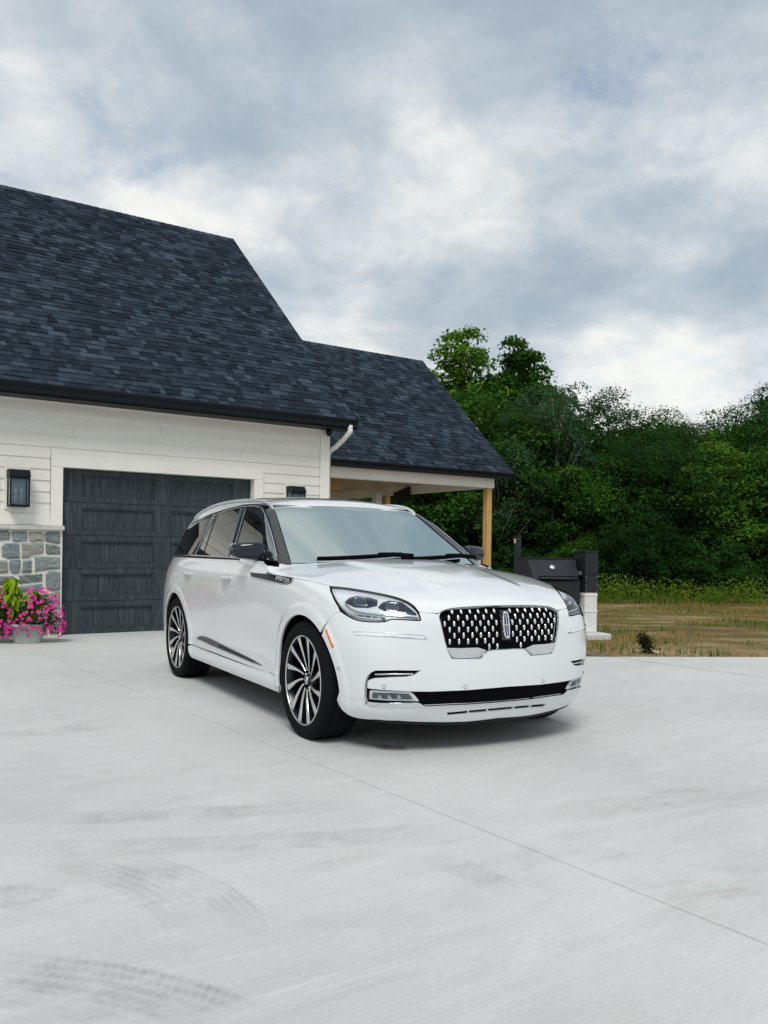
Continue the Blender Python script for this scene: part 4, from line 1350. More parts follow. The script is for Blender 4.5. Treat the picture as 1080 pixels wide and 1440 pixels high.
def build_house():
    H = empty('house', (*HA, 0), HROT)
    tag(H, 'cream lap-sided house with attached garage, dark shingled roofs and open timber porch', 'house')
    XL, XR, ZS, DW, DH = -9.0, 4.237, 3.17, 2.885, 2.30
    # ---- wall bodies behind the cladding
    def wall_body(name, lo, hi, mat=M_INNER): return box_obj(name, lo, hi, mat, H)
    wall_body('wall_core', (XL, .03, .0), (-.05, .30, ZS + .1)); wall_body('wall_core', (DW + .05, .03, 0), (XR - .02, .30, ZS + .1)); wall_body('wall_core', (-.049, .03, DH + .05), (DW + .049, .30, ZS + .1))
    # ---- lap siding, plank by plank; lines measured beside the door
    lap = .1525
    z0 = 1.655
    rows = int((ZS + .02 - z0) / lap) + 1
    rs = random.Random(5)
    def plank(x0, x1, zb, zt):
        V = []
        for x in (x0, x1):
            V += [(x, -.016, zb), (x, .020, zb), (x, .020, zt), (x, -.002, zt)]
        Fc = [(0, 1, 2, 3)[::-1], (4, 5, 6, 7), (0, 4, 7, 3)[::-1], (0, 1, 5, 4)[::-1], (3, 2, 6, 7)]
        mobj('plank', V, [f[::-1] for f in Fc], M_SIDING, H)
    for r in range(rows):
        zb = z0 + r * lap; zt = min(zb + lap + .012, ZS + .02)
        if zt - zb < .03: continue
        spans = [(XL, XR - .165)] if zb > DH + .175 else [(XL, -.166), (DW + .166, XR - .165)]
        if zb + lap > DH + .185 and zb <= DH + .175:
            spans = [(XL, -.166), (DW + .166, XR - .165)]
        for a, b in spans:
            x = a
            cuts = []
            if b - a > 4:
                step = 3.66
                x = a + rs.uniform(.6, 3.2)
                while x < b - .5: cuts.append(x); x += step
            e = [a, *cuts, b]
            for i in range(len(e) - 1): plank(e[i] + (.0015 if i else 0), e[i + 1] - .0015, zb, zt)
    # small infill over the door head between trim and the first full plank
    zfull = z0 + (int((DH + .175 - z0) / lap) + 1) * lap
    plank(-.164, DW + .164, DH + .178, zfull + .01)
    # ---- trim boards
    T = lambda n, lo, hi, m=M_TRIM, bv=.003: box_obj(n, lo, hi, m, H, bv)
    T('trim_board', (-.160, -.030, 1.502), (-.003, .03, DH + .002)); T('trim_board', (DW + .003, -.030, 1.502), (DW + .160, .03, DH + .002))
    T('trim_board', (-.160, -.032, DH + .004), (DW + .160, .03, DH + .176))
    T('trim_board', (XL, -.028, 1.505), (-.162, .02, 1.653)); T('trim_board', (DW + .162, -.028, 1.505), (XR - .166, .02, 1.653))
    T('corner_board', (XR - .163, -.030, 1.50), (XR + .012, .02, ZS)); T('corner_board', (XR + .0, .022, .0), (XR + .020, .16, ZS))
    T('frieze_board', (XL, -.022, ZS + .004), (XR + .01, .02, ZS + .06))
    # jambs and head inside the opening
    T('jamb', (-.003 - .02, .031, 0), (-.002, .17, DH + .02)); T('jamb', (DW + .002, .031, 0), (DW + .022, .17, DH + .02)); T('jamb', (-.001, .033, DH + .003), (DW + .001, .17, DH + .022))
    # ---- stone base
    T('stone_cap', (XL, -.085, 1.438), (.012, .02, 1.500), M_CAP, .006); T('stone_cap', (DW - .012, -.085, 1.438), (XR + .05, .02, 1.500), M_CAP, .006)
    mw = box_obj('mortar_wall', (XL, -.020, 0), (.0, .029, 1.437), M_MORTAR, H); mw2 = box_obj('mortar_wall', (DW, -.020, 0), (XR + .03, .029, 1.437), M_MORTAR, H)
    seen = [[(-20, 45), (95, 45), (115, 70), (110, 155), (-20, 158)], [(135, 55), (305, 55), (310, 165), (190, 178), (135, 165)], [(330, 65), (480, 62), (495, 170), (330, 172)], [(500, 90), (540, 62), (678, 62), (678, 205), (540, 178), (505, 165)],
            [(20, 220), (60, 185), (180, 185), (222, 205), (222, 362), (90, 366), (20, 340)], [(245, 190), (490, 190), (492, 300), (350, 325), (330, 356), (245, 358)], [(510, 192), (678, 226), (678, 322), (520, 318)],
            [(-20, 382), (80, 380), (95, 520), (-20, 525)], [(103, 400), (130, 377), (235, 377), (225, 500), (200, 533), (130, 528), (103, 460)], [(264, 388), (360, 382), (355, 518), (243, 526)], [(390, 337), (678, 342), (678, 480), (560, 488), (470, 503), (390, 514)],
            [(-20, 556), (150, 556), (192, 600), (196, 660), (-20, 662)], [(215, 552), (478, 532), (482, 622), (300, 638), (215, 648)], [(512, 542), (560, 502), (678, 507), (678, 708), (600, 732), (517, 698)],
            [(206, 672), (478, 642), (482, 718), (420, 728), (300, 738), (210, 736)], [(500, 742), (600, 752), (678, 732), (678, 850), (504, 852)], [(-20, 680), (185, 678), (190, 800), (-20, 802)]]
    polys = []
    for q in seen: polys.append([wall_px(u / 8, 740 + v / 8, -.03) for u, v in q])
    rs = random.Random(21)
    def course(x0, x1, zb, zt, skip=None):
        x = x0
        while x < x1 - .06:
            w = min(rs.uniform(.16, .42), x1 - x)
            if x1 - x - w < .10: w = x1 - x
            g = .013
            j = lambda: rs.uniform(-.008, .008)
            P = [(x + g + j(), zb + g + j()), (x + w * .5, zb + g + j() * .7), (x + w - g + j(), zb + g + j()), (x + w - g + j() * .5, zt - g + j()), (x + w * .55, zt - g + j() * .7), (x + g + j() * .5, zt - g + j())]
            polys.append([(min(max(px_, x0 + .004), x1 - .004), pz) for px_, pz in P])
            x += w
    zlow = .72      # stones below the measured ones, hidden in part by the flowers
    zz = [.015, .19, .36, .545, zlow - .10]
    for i in range(3): course(-.80, -.004, zz[i], zz[i + 1])
    course(-.80, -.60, zz[3], zz[4] + .02)
    def stone_mesh(P, dep, seedv):
        P = np.array(P)
        if poly_area(P) < 0: P = P[::-1]
        q = resample(P, .06, True)
        rj = np.random.default_rng(seedv); q = q + rj.normal(size=q.shape) * .0022
        q = poly_inset(q, .004)
        inn = poly_inset(q, .010); inn2 = poly_inset(q, .024)
        r_ = random.Random(seedv)
        n_ = len(q)
        V = [(x, -.012, z) for x, z in q] + [(x, -.022 - dep * .55, z) for x, z in q] + [(x, -.022 - dep * (1 + r_.uniform(-.15, .15)), z) for x, z in inn] + [(x, -.022 - dep * (1.12 + r_.uniform(-.25, .25)), z) for x, z in inn2]
        c0 = np.mean(inn2, axis=0)
        V.append((c0[0], -.022 - dep * 1.25, c0[1]))
        Fc = []
        for k in range(3):
            for i in range(n_):
                j = (i + 1) % n_
                Fc.append((k * n_ + i, k * n_ + j, (k + 1) * n_ + j, (k + 1) * n_ + i))
        for i in range(n_): Fc.append((3 * n_ + i, 3 * n_ + (i + 1) % n_, 4 * n_))
        return V, Fc
    for i, P in enumerate(polys):
        V, Fc = stone_mesh(P, RNG.uniform(.014, .026), i)
        c = np.mean(V, axis=0)
        o = mobj('stone', np.array(V) - c, Fc, M_STONE, H); o.location = c
    # the run of wall out of the frame, seen only in reflections and from other places, and the short pier beyond the door
    polys.clear()
    zr = [.01, .22, .40, .60, .82, 1.0, 1.22, 1.43]
    for i in range(7): course(XL, -.81, zr[i], zr[i + 1]); 
    V, Fc = [], []
    for i, P in enumerate(polys):
        v, f = stone_mesh(P, .02, 900 + i); k = len(V); V += v; Fc += [tuple(a + k for a in t) for t in f]
    tag(mobj('stonework', V, Fc, M_STONE, H), kind='stuff')
    polys.clear()
    for i in range(7): course(DW + .004, XR + .02, zr[i], zr[i + 1])
    V, Fc = [], []
    for i, P in enumerate(polys):
        v, f = stone_mesh(P, .02, 1900 + i); k = len(V); V += v; Fc += [tuple(a + k for a in t) for t in f]
    tag(mobj('stonework', V, Fc, M_STONE, H), kind='stuff')

    # ---- sectional garage door: five sections, raised frames with two sunk panels each
    door = empty('garage_door', (0, 0, 0), 0, H)
    sh = DH / 5
    for r in range(5):
        zb = r * sh + .003; zt = (r + 1) * sh - .003
        x0, x1 = .0, DW
        xs = [x0 + .002, .295, 1.345, 1.575, 2.590, x1 - .002]
        zl, zh = zb + .075, zt - .075
        bm = bmesh.new()
        ya, yb = .105, .15
        for a, b in ((xs[0], xs[1]), (xs[2], xs[3]), (xs[4], xs[5])): box_bm(bm, (a, ya, zb), (b, yb, zt), .003)
        for a, b in ((xs[1], xs[2]), (xs[3], xs[4])):
            box_bm(bm, (a + .0005, ya + .001, zb), (b - .0005, yb, zl), .003); box_bm(bm, (a + .0005, ya + .001, zh), (b - .0005, yb, zt), .003)
        s = bm_obj('section', bm, M_DOOR, door)
        for a, b in ((xs[1], xs[2]), (xs[3], xs[4])):
            for k in range(4):      # boards of the sunk field
                w = (b - a - .024) / 4
                box_obj('panel', (a + .012 + k * w + .001, ya + .030 + .0012 * (k % 2), zl + .012), (a + .012 + (k + 1) * w - .001, yb - .002, zh - .012), M_DOOR, s, .002)
            bm = bmesh.new()
            box_bm(bm, (a + .001, ya + .010, zl + .0005), (b - .001, yb - .001, zl + .020), .006); box_bm(bm, (a + .001, ya + .006, zh - .020), (b - .001, yb - .001, zh - .0005), .006)
            box_bm(bm, (a + .001, ya + .0065, zl + .021), (a + .020, yb - .001, zh - .021), .006); box_bm(bm, (b - .020, ya + .0065, zl + .021), (b - .001, yb - .001, zh - .021), .006)
            bm_obj('moulding', bm, M_DOOR, s)
    box_obj('door_back', (-.001, .152, 0), (DW + .001, .17, DH), M_INNER, door)
    box_obj('bottom_seal', (.003, .11, .0005), (DW - .003, .145, .004), M_BLACKMETAL, door)

    # ---- roofs
    def roof(name, x0, x1, y_e, z_e, y_r, z_r, nind, seed, back_z, under):
        """deck, shingle courses on the front slope, plain rear slope, ridge caps, eave and rake edges"""
        run, rise = y_r - y_e, z_r - z_e
        L = math.hypot(run, rise)
        u = np.array([0, run / L, rise / L]); nrm = np.array([0, -rise / L, run / L])
        th = .045
        pt = lambda x, s, h: np.array([x, y_e, z_e]) + u * s + nrm * h
        q = [pt(x0, 0, 0), pt(x1, 0, 0), pt(x1, L, 0), pt(x0, L, 0), pt(x0, 0, -th), pt(x1, 0, -th), pt(x1, L, -th), pt(x0, L, -th)]
        deck = mobj(name, q, [(0, 1, 2, 3), (7, 6, 5, 4), (0, 4, 5, 1), (1, 5, 6, 2), (3, 7, 4, 0)], under, H)
        yb = 2 * y_r - y_e
        q = [(x0, y_r, z_r), (x1, y_r, z_r), (x1, yb, z_e), (x0, yb, z_e)]
        q2 = [(a, b, c - th * 1.3) for a, b, c in q]
        mobj('rear_slope', q, [(0, 1, 2, 3)], M_SHINGLE, deck); mobj('rear_slope_soffit', q2, [(3, 2, 1, 0)], under, deck)
        rs = random.Random(seed)
        expo = .122
        nc = int(L / expo)
        allsh = []
        for c in range(nc):
            s0 = c * expo - .008
            x = x0 + (.0 if c else 0) - rs.uniform(0, .25)
            while x < x1:
                w = rs.choice((.08, .10, .13, .16, .20, .24))
                a, b = max(x, x0), min(x + w - .006, x1)
                if b - a > .02: allsh.append((s0, a, b, rs.choice((.008, .012, .018))))
                x += w
        def sh_geo(s0, a, b, t):
            lt, ht = t, .0015
            P = [pt(a, s0, lt), pt(b, s0, lt), pt(b, s0 + expo + .03, ht), pt(a, s0 + expo + .03, ht), pt(a, s0, -.001), pt(b, s0, -.001)]
            return P, [(0, 1, 2, 3), (4, 5, 1, 0), (0, 3, 4), (1, 5, 2)]
        # the ones that show largest are single objects, the rest one mass
        def key(sx): 
            w = to_world((sx[1] + sx[2]) / 2, float(pt(0, sx[0], 0)[1]), 0)
            d = math.hypot(w[0], w[1])
            vis = -.72 < 0 or True
            u_ = 540 + CAM_F * w[0] / w[1]
            return (0 if 5 < u_ < 1070 else 50) + d - (sx[2] - sx[1]) * 4
        allsh.sort(key=key)
        for sx in allsh[:nind]:
            P, Fc = sh_geo(*sx)
            c0 = np.mean(P[:4], axis=0)
            o = mobj('shingle', np.array(P) - c0, Fc, M_SHINGLE, deck); o.location = c0
        V, Fc = [], []
        for sx in allsh[nind:]:
            P, f = sh_geo(*sx); k = len(V); V += P; Fc += [tuple(i + k for i in t) for t in f]
        tag(mobj('shingles', V, Fc, M_SHINGLE, deck), kind='stuff')
        # ridge caps
        x = x0
        V, Fc = [], []
        while x < x1 - .01:
            b = min(x + .145, x1)
            k = len(V)
            for xx, h in ((x, .006), (b + .02 if b < x1 else b, .014)):
                V += [(xx, y_r - .13, z_r - .13 * rise / run + h + .004), (xx, y_r, z_r + h + .012), (xx, y_r + .13, z_r - .13 * rise / run + h + .004)]
            Fc += [(k, k + 3, k + 4, k + 1), (k + 1, k + 4, k + 5, k + 2), (k + 3, k + 4, k + 5), (k, k + 1, k + 2)]
            x += .145
        tag(mobj('ridge_cap', V, Fc, M_SHINGLE, deck), kind='stuff')
        # rake boards at the gable end
        for (ya, za, yb_, zb_) in ((y_e, z_e, y_r, z_r), (y_r, z_r, yb, z_e)):
            V = [(x1 - .004, ya, za - .006), (x1 + .022, ya, za - .006), (x1 + .022, yb_, zb_ - .006), (x1 - .004, yb_, zb_ - .006), (x1 - .004, ya, za - .17), (x1 + .022, ya, za - .17), (x1 + .022, yb_, zb_ - .17), (x1 - .004, yb_, zb_ - .17)]
            mobj('rake_board', V, [(0, 1, 2, 3), (7, 6, 5, 4), (1, 5, 6, 2), (0, 3, 7, 4), (0, 4, 5, 1), (3, 2, 6, 7)], M_BLACKMETAL, deck)
        return deck
    main = roof('roof', XL, 4.525, -.385, 3.335, 4.345, 7.60, 170, 3, 3.3, M_INNER)
    porch = roof('porch_roof', 4.30, 9.835, 1.50, 2.905, 4.80, 5.875, 130, 8, 2.9, M_CEIL)
    # ---- gutters: an ogee trough swept along the eaves
    def gutter(name, x0, x1, y, z):
        pr = [(0, 0), (0, -.125), (-.070, -.125), (-.085, -.110), (-.088, -.075), (-.105, -.045), (-.118, -.020), (-.118, .004), (-.108, .004), (-.108, -.012), (-.095, -.04), (-.080, -.07), (-.075, -.112), (-.008, -.115), (-.008, 0)]
        n = len(pr)
        V = [(x, y + a, z + b) for x in (x0, x1) for a, b in pr]
        Fc = [(i, (i + 1) % n, n + (i + 1) % n, n + i) for i in range(n)]
        g = mobj(name, V, [f[::-1] for f in Fc], M_BLACKMETAL, H)
        for x in (x0, x1):
            mobj('gutter_end', [(x + (.001 if x == x1 else -.001), y + a, z + b) for a, b in pr[:8]], [tuple(range(8)) if x == x1 else tuple(range(7, -1, -1))], M_BLACKMETAL, g)
        return g
    gutter('gutter', XL, 4.525, -.34, 3.335)
    box_obj('soffit', (XL, -.345, 3.185), (4.52, .025, 3.21), M_BLACKMETAL, H)
    box_obj('fascia', (XL, -.339, 3.211), (4.522, -.315, 3.33), M_BLACKMETAL, H)
    gutter('gutter', 4.32, 9.87, 1.60, 2.915)
    # ---- downspout: elbows from the gutter back to the corner, then down
    pth = [(4.40, -.40, 3.24), (4.40, -.40, 3.17), (4.395, -.385, 3.12), (4.33, -.12, 2.93), (4.305, .05, 2.86), (4.30, .10, 2.80), (4.30, .10, 1.2), (4.30, .10, .12)]
    tube_obj('downspout', smooth_curve(pth[:6], 4).tolist() + pth[6:], .042, M_WHITEMETAL, H, 12)
    tube_obj('soffit_camera', [(4.17, -.12, 3.188), (4.17, -.12, 3.13), (4.17, -.135, 3.095), (4.17, -.15, 3.075)], [.045, .045, .040, .015], M_BLACKMETAL, H, 14)
    # ---- gable end and side walls of the garage block, plain where the photograph shows nothing
    gy = 4.345
    mobj('gable_wall', [(XR, .16, 0), (XR, 2 * gy, 0), (XR, 2 * gy, 3.25), (XR, gy, 7.40), (XR, .16, 3.6)], [(0, 1, 2, 3, 4)], M_SIDING, H)
    mobj('back_wall', [(XL, 2 * gy, 0), (XR, 2 * gy, 0), (XR, 2 * gy, 3.3), (XL, 2 * gy, 3.3)], [(3, 2, 1, 0)], M_SIDING, H)
    mobj('gable_wall', [(XL, .03, 0), (XL, 2 * gy, 0), (XL, 2 * gy, 3.25), (XL, gy, 7.40), (XL, .03, 3.6)], [(4, 3, 2, 1, 0)], M_SIDING, H)
    # ---- porch: front beam, corner post, side beam, rear post, board-and-batten gable
    box_obj('porch_beam', (4.26, 1.72, 2.590), (9.455, 1.90, 2.795), M_TRIM, H, .004)
    box_obj('porch_beam', (9.27, 1.905, 2.592), (9.45, 7.70, 2.785), M_TRIM, H, .004)
    box_obj('porch_beam', (4.26, 7.70, 2.590), (9.455, 7.88, 2.795), M_TRIM, H, .004)
    for py in (1.74, 5.50, 7.72):
        p = box_obj('porch_post', (9.275, py, .03), (9.410, py + .135, 2.588), M_POST, H, .006)
    th = lambda y: 5.875 - abs(y - 4.80) * .90 - .10
    gw = [(9.30, y, 2.786) for y in (1.95, 4.80, 7.65)] + [(9.30, y, th(y)) for y in (7.65, 4.80, 1.95)]
    gw2 = [(9.42, b, c) for a, b, c in gw]
    mobj('porch_gable', gw + gw2, [(5, 4, 3, 2, 1, 0), (6, 7, 8, 9, 10, 11)] + [(i, (i + 1) % 6, 6 + (i + 1) % 6, 6 + i) for i in range(6)], M_GABLE, H)
    for k in range(13):
        y = 2.2 + k * .42
        if th(y) - .03 > 2.84: box_obj('batten', (9.27, y, 2.79), (9.299, y + .05, th(y + .05) - .03 if y > 4.8 else th(y) - .03), M_GABLE, H, .003)
    box_obj('porch_slab', (4.26, 1.60, .0), (9.60, 7.95, .05), CONCRETE, H, .01)
    return H


def lantern(name, x, label, full=True):
    zt, zb = 2.225, 1.735
    L = empty(name, to_world(x, 0, 0), HROT)
    tag(L, label, 'wall lamp', 'wall lanterns beside the garage door')
    w, y0, y1 = .125, -.034, -.215
    box_obj('back_plate', (-w - .03, -.0335, zb - .03), (w + .03, -.010, zt + .035), M_TRIM, L, .003)
    # sloping hood
    V = [(-w - .006, y0 - .001, zt), (w + .006, y0 - .001, zt), (-w - .006, y1 + .05, zt), (w + .006, y1 + .05, zt), (-w - .006, y1 - .008, zt - .075), (w + .006, y1 - .008, zt - .075), (-w - .006, y0 - .001, zt - .105), (w + .006, y0 - .001, zt - .105), (-w - .006, y1 - .008, zt - .105), (w + .006, y1 - .008, zt - .105)]
    mobj('hood', V, [(0, 1, 3, 2)[::-1], (2, 3, 5, 4)[::-1], (4, 5, 9, 8)[::-1], (0, 2, 4, 8, 6)[::-1], (1, 7, 9, 5, 3)[::-1], (6, 8, 9, 7)[::-1], (0, 6, 7, 1)[::-1]], M_BLACKMETAL, L)
    fr = bmesh.new()
    b = .018
    for sx in (-1, 1):
        for yy in (y0 - .001 - b, y1):
            box_bm(fr, (sx * w - (b if sx > 0 else 0), yy, zb), (sx * w + (0 if sx > 0 else b), yy + b, zt - .1055), .002)
    box_bm(fr, (-w + .0005, y1 + .0005, zb - .0005), (w - .0005, y0 - .0015, zb + .028), .002)
    box_bm(fr, (-w + b, y1 + .001, zt - .128), (w - b, y1 + b - .001, zt - .106), .002)
    bm_obj('frame', fr, M_BLACKMETAL, L)
    glassm = M_PANE
    mobj('pane', [(-w + b, y1 + .008, zb + .029), (w - b, y1 + .008, zb + .029), (w - b, y1 + .008, zt - .129), (-w + b, y1 + .008, zt - .129)], [(0, 1, 2, 3)], glassm, L)
    for sx in (-1, 1):
        mobj('pane', [(sx * (w - .008), y1 + b, zb + .029), (sx * (w - .008), y0 - b, zb + .029), (sx * (w - .008), y0 - b, zt - .107), (sx * (w - .008), y1 + b, zt - .107)], [(0, 1, 2, 3) if sx > 0 else (3, 2, 1, 0)], glassm, L)
    box_obj('reflector', (-w + .012, y0 - .012, zb + .030), (w - .012, y0 - .003, zt - .108), M_LANT, L, .002)
    for sx in (-.035, .035):
        tube_obj('candle', [(sx, -.12, zb + .028), (sx, -.12, zb + .17)], .011, M_WHITEMETAL, L, 10)
        tube_obj('bulb', [(sx, -.12, zb + .171), (sx, -.12, zb + .19), (sx, -.12, zb + .215), (sx, -.12, zb + .24), (sx, -.12, zb + .262)], [.008, .015, .017, .011, .002], M_BULB, L, 10)


M_PANE = glass('lantern glass', (.72, .80, .84), 1.55)
M_LANT = material('lantern back', (.36, .52, .60), .5)
M_BULB = material('frosted bulb', (.85, .86, .86), .25)
# ------------------------------------------------------------------ concrete, soil, field


def concrete_material():
    m = material('broom-finished concrete', (.52, .52, .50), .82, spec=.3)
    n = Nodes(m)
    co = n.coord('Object')
    big = n.noise(co, .55, 5, .55, .4)
    mid = n.noise(co, 2.7, 7, .62, .6)
    fine = n.noise(co, 60, 4, .7)
    broom = n.noise(n.mapping(co, rot=(0, 0, .35), scale=(2.2, 160, 1)), 1, 3, .6)
    c = n.ramp(big, [(.30, (.470, .470, .458)), (.55, (.545, .545, .530)), (.75, (.595, .592, .575))])
    c = n.mix(n.ramp(mid, [(.50, 0.0), (.74, .45)]), c, (.43, .435, .425))
    c = n.mix(n.ramp(n.noise(co, 1.1, 6, .65, 1.0), [(.58, 0.0), (.78, .42)]), c, (.44, .41, .36))
    c = n.mix(n.math('MULTIPLY', n.ramp(fine, [(.40, 0.0), (.70, 1.0)]), .30), c, (.36, .365, .36))
    c = n.mix(n.math('MULTIPLY', n.ramp(broom, [(.35, 0.0), (.65, 1.0)]), .22), c, (.66, .67, .66))
    pores = n.ramp(n.noise(co, 210, 2, .5), [(.66, 0.0), (.72, 1.0)])
    c = n.mix(n.math('MULTIPLY', pores, .45), c, (.24, .24, .23))
    swirl = n.noise(n.mapping(co, rot=(0, 0, .5), scale=(.6, 2.6, 1)), 1.6, 7, .68, 2.4)
    c = n.mix(n.ramp(swirl, [(.52, 0.0), (.70, .38)]), c, (.66, .66, .645))
    c = n.mix(n.ramp(swirl, [(.30, .34), (.46, 0.0)]), c, (.415, .41, .39))
    h = n.math('ADD', n.math('MULTIPLY', broom, .6), fine)
    n.set(Base_Color=c, Normal=n.bump(h, .40, .004), Roughness=n.ramp(mid, [(.3, .75), (.7, .9)]))
    return m


CONCRETE = concrete_material()


def soil_material():
    m = material('dry soil and grass', (.2, .16, .1), .95, spec=.15)
    n = Nodes(m)
    co = n.coord('Object')
    a = n.noise(co, .22, 6, .6, .5)
    b = n.noise(co, 1.3, 8, .65, .8)
    f = n.noise(co, 22, 5, .7)
    st = n.noise(n.mapping(co, rot=(0, 0, .18), scale=(.5, 3.2, 1)), .8, 6, .62, .6)
    c = n.ramp(b, [(.30, (.190, .125, .060)), (.46, (.31, .215, .11)), (.60, (.42, .305, .17)), (.78, (.52, .40, .25))])
    sp = n.new('ShaderNodeSeparateXYZ'); n.nt.links.new(co, sp.inputs[0])
    away = n.ramp(n.math('DIVIDE', n.math('SUBTRACT', sp.outputs[1], 10.5), 10.0, True), [(.06, .05), (.30, 1.0)])
    c = n.mix(n.math('MULTIPLY', n.ramp(st, [(.40, 0.0), (.54, .9)]), away), c, (.11, .12, .026))
    c = n.mix(n.math('MULTIPLY', n.ramp(n.noise(co, .5, 5, .6), [(.50, 0.0), (.64, .75)]), away), c, (.15, .095, .05))
        # pale sandy edge by the concrete gives way to thin grass further off
    c = n.mix(n.ramp(f, [(.32, .35), (.52, 0.0)]), c, (.09, .07, .04))
    n.set(Base_Color=c, Normal=n.bump(n.math('ADD', f, n.math('MULTIPLY', b, 1.6)), .9, .05))
    return m


M_SOIL = soil_material()


def build_ground():
    # one soil sheet out to the horizon, gently uneven near the drive
    N_ = 70
    xs = np.concatenate([np.linspace(-400, -30, 10), np.linspace(-25, 40, 66), np.linspace(46, 400, 10)])
    ys = np.concatenate([np.linspace(-300, -20, 8), np.linspace(-12, 50, 63), np.linspace(56, 600, 12)])
    r = random.Random(4)
    V = []
    for y in ys:
        for x in xs:
            z = -.022
            if 11.3 < y < 50 and x > 1: z += .035 * math.sin(x * 1.3 + y * .7) * math.sin(y * .9 - x * .4) + r.uniform(-.015, .015)
            V.append((x, y, z - .01))
    W_ = len(xs)
    Fc = [(j * W_ + i, j * W_ + i + 1, (j + 1) * W_ + i + 1, (j + 1) * W_ + i) for j in range(len(ys) - 1) for i in range(W_ - 1)]
    tag(mobj('ground', V, Fc, M_SOIL, None, True), kind='structure')
    # driveway: slabs with sawn joints on a dark bed
    drive = empty('driveway', (0, 0, 0))  # runs on unseen behind the camera, added to brighten chrome reflections
    tag(drive, kind='structure')
    # outline in world coordinates: far edge measured in the photograph
    edge = [(-30, -70), (40, -70), (40, 12.0), (18, 11.2), (9, 10.90), (6.5, 10.78), (4.653, 10.638), (3.6, 10.54), (2.505, 10.433), (1.6, 10.6), (.9, 11.3), (.72, 12.6), (1.4, 14.2), (2.0, 15.6)] + \
           [to_world(4.25, 1.6)[:2], to_world(4.25, .0)[:2], to_world(2.9, .165)[:2], to_world(-.05, .165)[:2], to_world(-.05, .0)[:2], to_world(-9, 0)[:2]]
    A = np.array(HA)
    inv = lambda p: (float((np.array(p) - A) @ HD_), float((np.array(p) - A) @ HN_))
    loc = [inv(p) for p in edge]
    def clip(poly, ax, v, keep_less):
        out = []
        for i in range(len(poly)):
            a, b = poly[i], poly[(i + 1) % len(poly)]
            ia, ib = (a[ax] <= v) == keep_less, (b[ax] <= v) == keep_less
            if ia: out.append(a)
            if ia != ib:
                t = (v - a[ax]) / (b[ax] - a[ax])
                out.append((a[0] + (b[0] - a[0]) * t, a[1] + (b[1] - a[1]) * t))
        return out
    xj = [-90, -.717, 1.385, 4.907, 9.2, 90]
    yj = [-120, -13.2, -8.627, -4.35, 40]
    g = .0042
    k = 0
    for i in range(len(xj) - 1):
        for j in range(len(yj) - 1):
            P = clip(clip(clip(clip(loc, 0, xj[i] + g, False), 0, xj[i + 1] - g, True), 1, yj[j] + g, False), 1, yj[j + 1] - g, True)
            if len(P) < 3 or abs(poly_area(P)) < .05: continue
            bm = bmesh.new()
            vs = [bm.verts.new((x, y, 0)) for x, y in P]
            try: f = bm.faces.new(vs)
            except ValueError: bm.free(); continue
            if f.normal.z < 0 or poly_area(P) < 0: bmesh.ops.reverse_faces(bm, faces=[f])
            ex = bmesh.ops.extrude_face_region(bm, geom=[f])
            for v in [e for e in ex['geom'] if isinstance(e, bmesh.types.BMVert)]: v.co.z = -.12
            bmesh.ops.recalc_face_normals(bm, faces=bm.faces)
            top = [e for e in bm.edges if all(abs(v.co.z) < 1e-6 for v in e.verts)]
            bmesh.ops.bevel(bm, geom=top, offset=.0035, segments=1, affect='EDGES')
            s = bm_obj('slab', bm, CONCRETE, drive)
            s.location = (*HA, 0); s.rotation_euler = (0, 0, HROT)
    # dark filler below the joints
    ins = poly_inset(loc, .05)
    mobj('joint_filler', [to_world(x, y, -.016) for x, y in ins], [tuple(range(len(ins)))], M_DARKJOINT, drive)


M_DARKJOINT = material('joint filler', (.05, .048, .045), .95)


def mark_material(name, dark, amount, tread):
    """rubber and dust left by tyres: a see-through film with tread blocks"""
    m = bpy.data.materials.new(name)
    m.use_nodes = True
    n = Nodes(m)
    nt = m.node_tree
    uv = n.coord('UV')
    sep = n.new('ShaderNodeSeparateXYZ'); nt.links.new(uv, sep.inputs[0])
    co = n.coord('Object')
    edge = n.math('MULTIPLY', n.math('MULTIPLY', sep.outputs[1], n.math('SUBTRACT', 1.0, sep.outputs[1])), 4.0)
    wv = n.math('SINE', n.math('MULTIPLY', sep.outputs[1], 31.0))
    tr = n.math('SINE', n.math('ADD', n.math('MULTIPLY', sep.outputs[0], tread), n.math('MULTIPLY', n.math('ABSOLUTE', n.math('SUBTRACT', sep.outputs[1], .5)), 22.0)))
    blocks = n.math('MULTIPLY', n.ramp(n.math('MULTIPLY', n.math('ADD', wv, 1.0), .5), [(.25, 0.45), (.6, 1.0)]), n.ramp(n.math('MULTIPLY', n.math('ADD', tr, 1.0), .5), [(.3, .62), (.6, 1.0)]))
    nz = n.ramp(n.noise(co, 4, 8, .72), [(.38, 0.0), (.66, 1.0)])
    at = n.new('ShaderNodeAttribute', attribute_name='fade')
    nz = n.math('MULTIPLY', nz, at.outputs['Fac'])
    a = n.math('MULTIPLY', n.math('MULTIPLY', blocks, nz), n.math('MULTIPLY', n.ramp(edge, [(0.0, 0.0), (.35, 1.0)]), amount))
    tb = n.new('ShaderNodeBsdfTransparent')
    n.b.inputs['Base Color'].default_value = (*dark, 1); n.b.inputs['Roughness'].default_value = .9
    mx = n.new('ShaderNodeMixShader')
    nt.links.new(a, mx.inputs[0]); nt.links.new(tb.outputs[0], mx.inputs[1]); nt.links.new(n.b.outputs[0], mx.inputs[2])
    out = [q for q in nt.nodes if q.type == 'OUTPUT_MATERIAL'][0]
    nt.links.new(mx.outputs[0], out.inputs[0])
    return m


